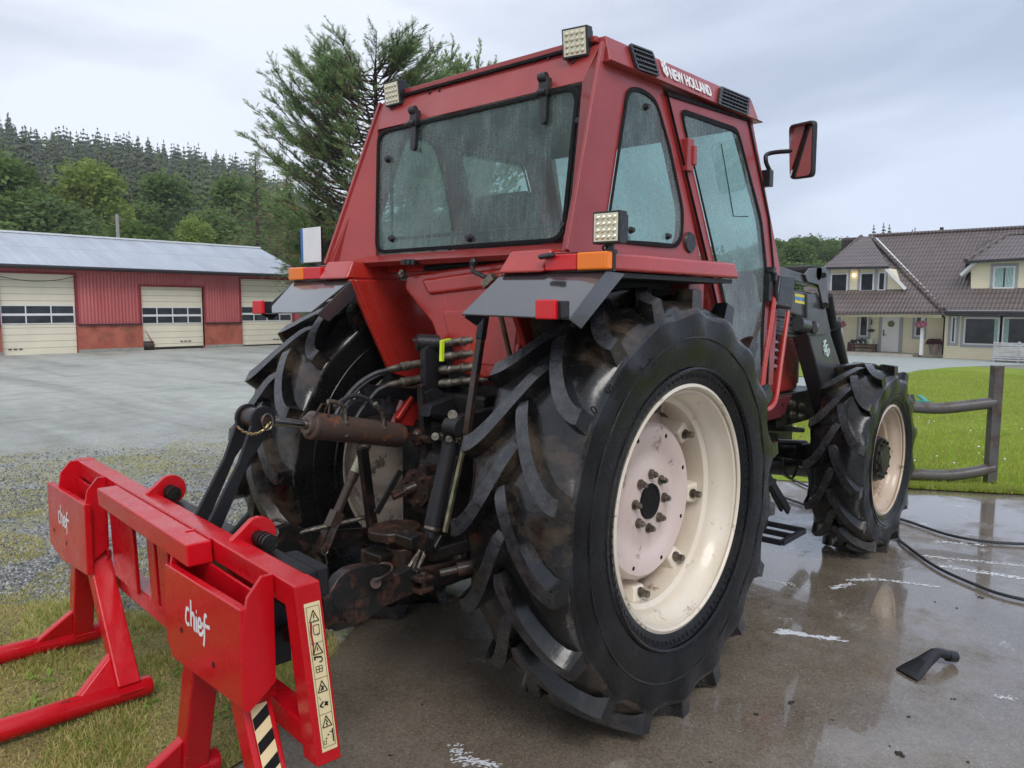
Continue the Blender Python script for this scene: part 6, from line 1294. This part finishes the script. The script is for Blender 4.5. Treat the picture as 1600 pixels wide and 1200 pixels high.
# left lift rod
a = P(574, 692, .34); b = P(500, 862, .34); m = MB().cyl(a.lerp(b, .30), a.lerp(b, .66), .022, n=16).cyl(a, a.lerp(b, .12), .024, n=16).cyl(a.lerp(b, .28), a.lerp(b, .36), .027, n=16).bar(a.lerp(b, .64), a.lerp(b, .78), .05, .05); lf = m.obj('lift_rod', M['cylr'], T, label='brown left lift rod with a pale band'); MB().cyl(a.lerp(b, .10), a.lerp(b, .29), .023, n=16).obj('pale_band', simple('pale_band', (.42, .40, .28), .5), lf)
q = a.lerp(b, .74); m = MB().bar(q+V((0, .03, 0)), b+V((0, .03, 0)), .012, .05, (0, 1, 0)).bar(q-V((0, .03, 0)), b-V((0, .03, 0)), .012, .05, (0, 1, 0)).cyl(b+V((0, .05, .01)), b+V((0, -.05, .01)), .014, n=12); m.obj('clevis', M['brown'], lf, .004)
m = MB(); rc = b+V((-.01, -.055, .02)); m.tube([rc+V((cos(k*pi/6)*.018, 0, sin(k*pi/6)*.018)) for k in range(12)], .003, 6, closed=True).tube([rc+V((0, 0, -.018)), rc+V((.01, 0, -.06)), rc+V((0, 0, -.075))], .003, 6); m.obj('linch_pin', M['steel'], lf)
# cross bar between the links, small U handles
m = MB().tube([P(468, 832, .40), P(580, 806, .28)], .012, 8); m.tube(bez([P(416, 818, .42), P(432, 812, .42), P(455, 822, .40), P(462, 830, .40), P(455, 836, .40), P(433, 838, .42)], 18), .008, 8); m.cyl(P(428, 832, .44), P(428, 832, .38), .022, n=14); m.obj('sway_bar', M['steel'], T)
m = MB(); m.bar((-.1, -.6, .60), (-.1, .6, .60), .06, .06); m.bar(P(672, 870, -.25), P(752, 845, -.45), .03, .05); m.bar(P(580, 870, 0), P(660, 850, 0), .12, .03); m.obj('cross_member', M['iron'], T, .01)
# ------------------------------------------------------------------ implement frame of reference
O_ = V((-1.7063, -.8186, 0)); U_ = V((.10278, .99470, 0)); V_ = V((-.99470, .10278, 0)); Z_ = V((0, 0, 1))
TILT = 0.0
def I(u, v, z): return O_+U_*u+V_*(v-TILT*(.35+.65*max(0, 1-max(u, 0)/.5))*(.97-z))+Z_*z
AX = (U_, V_, Z_)
def ibox(mb, u0, u1, v0, v1, z0, z1): return mb.hexa([I(u, v, z) for z in (z0, z1) for u, v in ((u0, v0), (u1, v0), (u1, v1), (u0, v1))])
# ---- black quick hitch frame carried by the lower links
hf = empty('quick_hitch', I(.85, -.16, .66), 'black steel hitch with a leaning mast, between the tractor and the red fork frame', 'hitch frame')
m = MB(); ibox(m, .22, 1.62, -.19, -.10, .80, .92); m.obj('crossbar', M['black'], hf, .012)
m = MB()
for y in (-.03, .075):
    e = V((-1.326, y, 1.307)); b = I(.92+(y)*1, -.14, .90); 
    fwd = V((1, 0, 0)); pts = []
    for k in range(-3, 10): an = pi*k/10*1.35+.2; pts.append(e+V((-cos(an)*.048*-1, 0, sin(an)*.048)))
    pts = [e+V((cos(an), 0, sin(an)))*.052 for an in [radians(x) for x in range(-20, 201, 20)]]
    lo = P(322, 812, .1); m.prism(pts+[V((-1.43, y, 1.16)), V((-1.59, y, .90)), V((-1.53, y, .88)), V((-1.385, y, 1.16))], (0, .018, 0))
m.obj('mast', M['black'], hf, .004)
m = MB().cyl((-1.326, -.052, 1.307), (-1.326, .12, 1.307), .018, n=16).cyl((-1.326, .0, 1.307), (-1.326, .07, 1.307), .04, n=20); pin = m.obj('mast_pin', M['brown'], hf)
c = V((-1.326, -.058, 1.307)); m = MB().tube([c+V((cos(k*pi/8)*.022, 0, sin(k*pi/8)*.03-.004)) for k in range(16)], .0035, 6, closed=True); m.obj('linch_pin', M['steel'], pin)
m = MB(); ch = bez([P(421, 662, -.055), P(410, 673, -.055), P(396, 678, -.055), P(382, 675, -.05), P(370, 666, -.05)], 34)
for k in range(0, len(ch)-1, 2): q = ch[k]; dd = (ch[k+1]-ch[k]).normalized(); nn = V((0, 0, 1)) if (k//2) % 2 else dd.cross(V((0, 0, 1))).normalized(); m.tube([q+dd*.010, q+nn*.005, q-dd*.010, q-nn*.005], .0022, 5, closed=True)
m.obj('chain', M['brass'], pin)
m = MB()
for u in (.42, 1.28): m.prism([I(u, -.19, .80), I(u, -.10, .80), I(u, -.10, .55), I(u, -.19, .55)], U_*.02); m.prism([I(u+.08, -.19, .80), I(u+.08, -.10, .80), I(u+.08, -.10, .55), I(u+.08, -.19, .55)], U_*.02)
m.prism([I(.72, -.10, .92), I(.72, -.19, .92), I(.72, -.19, 1.0)], U_*.015)
m.obj('side_plates', M['black'], hf, .003)
m = MB()
for u in (.42, 1.30): 
    a = I(u+.05, -.12, .97); m.cyl(a-U_*.07, a+U_*.12, .024, n=16); [m.lathe([(0, .024), (0, .029), (.012, .029), (.012, .024)], a-U_*(.065-.022*k), U_, 16, True) for k in range(3)]; m.lathe([(0, .028), (0, .036), (.02, .036), (.02, .028)], a+U_*.05, U_, 16, True)
m.obj('hook_bar', M['iron'], hf)
m = MB(); m.bar(I(.36, -.15, .67), V((-1.30, -.42, .66)), .05, .05); m.bar(I(1.30, -.15, .67), V((-1.28, .41, .66)), .05, .05); m.obj('link_pin', M['rusty'], hf, .004)
m = MB().prism([P(480, 868, -.05), P(420, 835, .15), P(478, 905, -.05)], (.03, .01, 0)); m = MB(); ibox(m, .28, .50, -.26, -.17, .80, .90); m.obj('corner_plate', M['black'], hf, .01)
# ---- red fork frame
im = empty('fork_frame', I(1.17, 0, .02), 'bright red fork frame with four ground tines and two lettered plates, standing behind the tractor', 'fork frame')
RD = M['redimp']; TILT = .105
m = MB(); ibox(m, 0, 2.345, -.074, 0, .892, .97); tb_ = m.obj('top_beam', RD, im, .006)
m = MB(); ibox(m, .575, 1.61, .002, .086, .892, .968); m.obj('front_beam', RD, im, .006)
m = MB(); ibox(m, .0, 2.345, -.074, -.002, .452, .535); m.obj('bottom_beam', RD, im, .006)
sm = []
for u0, u1 in ((-.003, .072), (2.273, 2.348)): m = MB(); m.hexa([I(u0, -.076-.0, .425), I(u1, -.076, .425), I(u1, .002-.055*0, .425), I(u0, .002, .425), I(u0, -.076, .972), I(u1, -.076, .972), I(u1, .002, .972), I(u0, .002, .972)]); sm.append(m.obj('side_member', RD, im, .006))
m = MB(); ibox(m, .385, .60, -.06, -.045, .535, .892); m.obj('back_plate', RD, im, .003); m = MB(); ibox(m, 1.44, 1.76, -.006, .010, .53, .892); m.obj('back_plate', RD, im, .003)
m = MB(); ibox(m, 1.06, 1.18, -.055, -.003, .535, .892); m.obj('upright', RD, im, .005); m = MB(); ibox(m, 1.24, 1.33, -.062, -.01, .535, .892); m.obj('upright', RD, im, .005)
m = MB(); ibox(m, .60, 1.44, -.10, -.085, .5, .93); m.obj('hitch_backing', M['black'], im, .003)
TILT = 0.0
# ears joining the lettered plates to the frame
def ear(u, t=.014):
    m = MB(); m.prism([I(u, .0, .972), I(u, .035, .972), I(u, .078, .92), I(u, .100, .80), I(u, .100, .60), I(u, .085, .585), I(u, .0, .652), I(u, 0, .80)], U_*t); m.obj('ear_plate', RD, im, .002)
for u in (.128, .72, 1.80, 2.28): ear(u)
m = MB(); ibox(m, .074, .150, -.085, -.075, .536, .891); m.obj('back_plate', RD, im, .002)
m = MB(); ibox(m, .14, .73, .003, .012, .655, .89); m.obj('ear_web', RD, im, .002)
m = MB(); ibox(m, 1.80, 2.29, .003, .012, .60, .89); m.obj('ear_web', RD, im, .002)
def chief(pts, t=.028, rot=None):
    m = MB(); m.prism([I(u, v-.022, z) for u, v, z in pts], V_*t); return m.obj('name_plate', RD, im, .005, seg=3)
c1 = chief([(.13, .095, .892), (.745, .095, .868), (.752, .095, .60), (.70, .095, .555), (.13, .095, .600)])
c2 = chief([(1.765, .095, .868), (2.47, .095, .846), (2.49, .095, .535), (2.26, .095, .50), (1.775, .095, .548)])
M['script'] = simple('white_script', (.78, .76, .76), .5, 0, .03)
def script(cx, cz, w, par, v=.1022):
    # hand-lettered lower-case word, strokes drawn as flat ribbons; text x runs towards -U (seen from behind)
    k = w/3.1; m = MB()
    def pt(x, y): return I(cx-(x-1.55+.06*y)*k, v, cz+(y-.45)*k)
    S = [[(.50, .82), (.22, .86), (.08, .6), (.04, .2), (.25, .05), (.5, .15)],
         [(.72, 1.42), (.72, .1)], [(.74, .55), (.95, .82), (1.14, .68), (1.14, .12), (1.28, .08)],
         [(1.42, .80), (1.42, .18), (1.56, .08)], [(1.40, 1.05), (1.48, 1.05)],
         [(1.66, .40), (2.02, .50), (1.92, .82), (1.72, .76), (1.64, .35), (1.78, .07), (2.10, .16), (2.28, .42)],
         [(2.72, 1.18), (2.52, 1.22), (2.42, .85), (2.40, .10), (2.30, -.36)], [(2.14, .62), (2.36, .72), (2.72, .72), (3.06, .78)]]
    for st in S:
        q = bez([V((x, y, 0)) for x, y in st], 18) if len(st) > 2 else [V((*st[0], 0)), V((*st[1], 0))]; q = [pt(p.x, p.y) for p in q]; hw = .095*k; L = []; Rr = []
        for i in range(len(q)): d = (q[min(i+1, len(q)-1)]-q[max(i-1, 0)]).normalized(); n = V_.cross(d).normalized(); L.append(q[i]+n*hw); Rr.append(q[i]-n*hw)
        b = L+Rr; n = len(q); m.add(b, [(i, i+1, n+i+1, n+i) for i in range(n-1)])
    return m.obj('lettering', M['script'], par, smooth=False, recalc=False)
script(.455, .748, .205, c1); script(2.155, .715, .21, c2)
h = MB()
for u, z in ((.60, .682), (.335, .660)): h.cyl(I(u, .099, z), I(u, .1022, z), .0095, n=14)
h.obj('hole', M['seal'], c1); h = MB()
for u, z in ((2.37, .622), (2.13, .612)): h.cyl(I(u, .099, z), I(u, .1022, z), .0095, n=14)
h.obj('hole', M['seal'], c2)
# tines: slanted post, gusset, round ground tube
def tine(ut, ub, w=.062, hz=False, z0=.035):
    top = I(ut, .035, .60); bot = I(ub, .02, .10); ax = (bot-top).normalized(); m = MB(); m.bar(top, bot, .092, .086, U_); leg = m.obj('tine_leg', RD, im, .008, seg=3)
    m = MB(); m.tube([I(ub, -.075, z0+.045), I(ub, -.06, z0+.045), I(ub, .5, z0+.045), I(ub, .98, z0+.043), I(ub, 1.12, z0+.04)], [.036, .044, .044, .044, .012], 20); m.obj('ground_tube', RD, leg, ang=50)
    m = MB(); m.prism([I(ub-.028, .060, .085), I(ub-.028, .255, .085), I(ub-.028+(ut-ub)*.25, .066, .24)], U_*.05); m.obj('gusset', RD, leg, .010, seg=3)
    wb = MB(); a0 = I(ub-.028+.052, .062, .088); wb.tube(bez([I(ub-.03, .062, .085), I(ub-.03, .16, .088), I(ub-.03, .26, .086)], 12), .0045, 6); wb.tube([I(ub-.045, -.03, .095), I(ub-.048, .06, .095)], .0045, 6); wb.tube([I(ub+.045, -.03, .095), I(ub+.048, .06, .095)], .0045, 6); wb.obj('weld_bead', RD, leg)
    sc_ = MB(); RS = random.Random(int(ub*100))
    for k in range(5):
        v0 = RS.uniform(.10, .8); an = RS.uniform(.9, 1.9); L = RS.uniform(.015, .06); n_ = 5; q = []
        for m_ in range(n_+1): q.append(I(ub+cos(an)*.0448, v0+L*m_/n_, z0+.045+sin(an)*.0448))
        for m_ in range(n_, -1, -1): a_ = an+RS.uniform(.08, .22); q.append(I(ub+cos(a_)*.0448, v0+L*m_/n_, z0+.045+sin(a_)*.0448))
        sc_.add(q, [tuple(range(len(q)))])
    sc_.obj1('scuff_marks', M['brown'], leg, smooth=False)
    return leg
tine(2.10, 2.31); tine(1.87, 1.545); tine(.60, .80); t4 = tine(.245, .03)
m = MB(); ibox(m, 1.84, 2.15, -.02, .085, .585, .625); ibox(m, .17, .68, -.02, .085, .585, .615); m.obj('tine_crossmember', RD, im, .006)
# hazard stripes on the last tine (faces along -U)
def q4(t, v): a = I(.245, .035, .60); b = I(.03, .02, .10); return a.lerp(b, t)-U_*.0538+V_*v
hz = MB(); hz.cm = 0; hz.add([q4(.05, .026)-U_*.0, q4(.05, -.026), q4(.95, -.026), q4(.95, .026)], [(0, 1, 2, 3)])
cre = simple('cream_sticker', (.78, .64, .36), .5, 0, .05); hz.obj('hazard_sticker', cre, t4, recalc=False, smooth=False); hb = MB()
for k in range(7): t = .06+k*.125; hb.add([q4(t+.055, .0255)-U_*.0015, q4(t-.0, -.0255)-U_*.0015, q4(t+.06, -.0255)-U_*.0015, q4(t+.115, .0255)-U_*.0015], [(0, 1, 2, 3)])
hb.obj('hazard_stripes', M['seal'], t4, recalc=False, smooth=False)
TILT = .105
# warning label on the end member
a0, a1, zz0, zz1 = -.066, -.018, .465, .915
def W_(s, z, e=.0075): return I(-.003, a0+(a1-a0)*s, zz0+(zz1-zz0)*z)-U_*e
lab = MB().add([W_(0, 0, .001), W_(1, 0, .001), W_(1, 1, .001), W_(0, 1, .001)], [(0, 1, 2, 3)]); lo = lab.obj('warning_label', cre, sm[0], recalc=False, smooth=False)
ink = MB(); red_ = MB()
def seg(x0, y0, x1, y1, w=.05, mb=None, e=.0025):
    p, q = V((x0*.048, y0*.45)), V((x1*.048, y1*.45)); d = (q-p); d.normalize(); n = V((-d.y, d.x))*w*.048/2; f = lambda r: W_(r.x/.048, r.y/.45, e); (mb or ink).add([f(p+n), f(p-n), f(q-n), f(q+n)], [(0, 1, 2, 3)])
E_ = .018
for y in (.03, .255, .50, .735, .975): seg(.1, y, .9, y, .025)
for x in (.1, .9): seg(x, .03, x, .975, .025)
def tri(cx, cy, w=.30, h=.075): seg(cx-w, cy, cx+w, cy, .06); seg(cx-w, cy, cx, cy+h, .06); seg(cx+w, cy, cx, cy+h, .06)
tri(.5, .875); seg(.5, .925, .5, .895, .06); seg(.5, .886, .5, .881, .07)
for (a, b, c, d) in ((.25, .79, .6, .79), (.25, .85, .6, .85), (.25, .79, .25, .85), (.6, .79, .6, .85), (.25, .79, .45, .78)): seg(a, b, c, d, .04)
seg(.72, .87, .78, .80, .14, red_); seg(.78, .80, .74, .72, .12, red_); seg(.74, .72, .8, .66, .08, red_)
tri(.5, .66); seg(.5, .705, .5, .68, .06)
seg(.3, .635, .72, .645, .1); seg(.28, .63, .32, .605, .07); seg(.32, .605, .5, .605, .07); seg(.75, .65, .75, .625, .1)
for (a, b, c, d) in ((.35, .54, .75, .54), (.35, .58, .75, .58), (.35, .54, .35, .58), (.75, .54, .75, .58), (.55, .54, .55, .58), (.35, .56, .75, .56)): seg(a, b, c, d, .04)
tri(.5, .405); seg(.42, .44, .62, .415, .1); seg(.55, .45, .45, .415, .07)
seg(.28, .33, .48, .31, .14); seg(.3, .305, .46, .335, .1); seg(.55, .34, .8, .315, .10); seg(.8, .315, .58, .30, .08); seg(.8, .38, .68, .35, .03)
tri(.5, .165); seg(.53, .215, .45, .195, .06); seg(.45, .195, .55, .19, .05); seg(.55, .19, .46, .172, .06)
seg(.2, .05, .2, .14, .08); seg(.2, .12, .4, .125, .05); seg(.45, .11, .55, .105, .08); seg(.6, .09, .68, .085, .08)
for (a, b, c, d) in ((.68, .05, .84, .05), (.68, .075, .84, .075), (.68, .05, .68, .075), (.84, .05, .84, .075)): seg(a, b, c, d, .03)
ink.obj('pictograms', M['seal'], lo, recalc=False, smooth=False); red_.obj('red_marks', simple('red_ink', (.35, .01, .02), .5), lo, recalc=False, smooth=False)
TILT = 0.0
wd = MB()
for u in (.142, 1.814): wd.tube([I(u+.004, .003, .66), I(u+.004, .003, .89)], .004, 6)
wd.obj('weld_bead', RD, im)
wd = MB(); wd.tube([I(.575, .004, .9715), I(1.61, .004, .9715)], .0032, 6); wd.obj('weld_bead', RD, im)
# red hook ears behind the top beam
for u in (.50, 1.34):
    c = I(u, -.125, .975); pts = [I(u, -.03, .90), I(u, -.03, .975)]+[c+V_*cos(radians(x))*.062+Z_*sin(radians(x))*.062 for x in range(65, 275, 15)]; m = MB(); m.prism(pts, U_*.024); m.obj('hook_ear', RD, im, .004)

# ------------------------------------------------------------------ damp air
hz_ = MB().bb((-125, -205, -4), (405, 405, 130)); ho = hz_.obj('haze', M['white'], smooth=False); ho['kind'] = 'stuff'; ho['label'] = 'thin damp haze in the air over the valley'
hm = bpy.data.materials.new('haze'); hm.use_nodes = True; hn = hm.node_tree.nodes; hn.clear(); pv = hn.new('ShaderNodeVolumePrincipled'); pv.inputs['Color'].default_value = (.86, .90, .96, 1); pv.inputs['Density'].default_value = .0007; pv.inputs['Anisotropy'].default_value = .2
om = hn.new('ShaderNodeOutputMaterial'); hm.node_tree.links.new(pv.outputs[0], om.inputs['Volume']); ho.data.materials[0] = hm
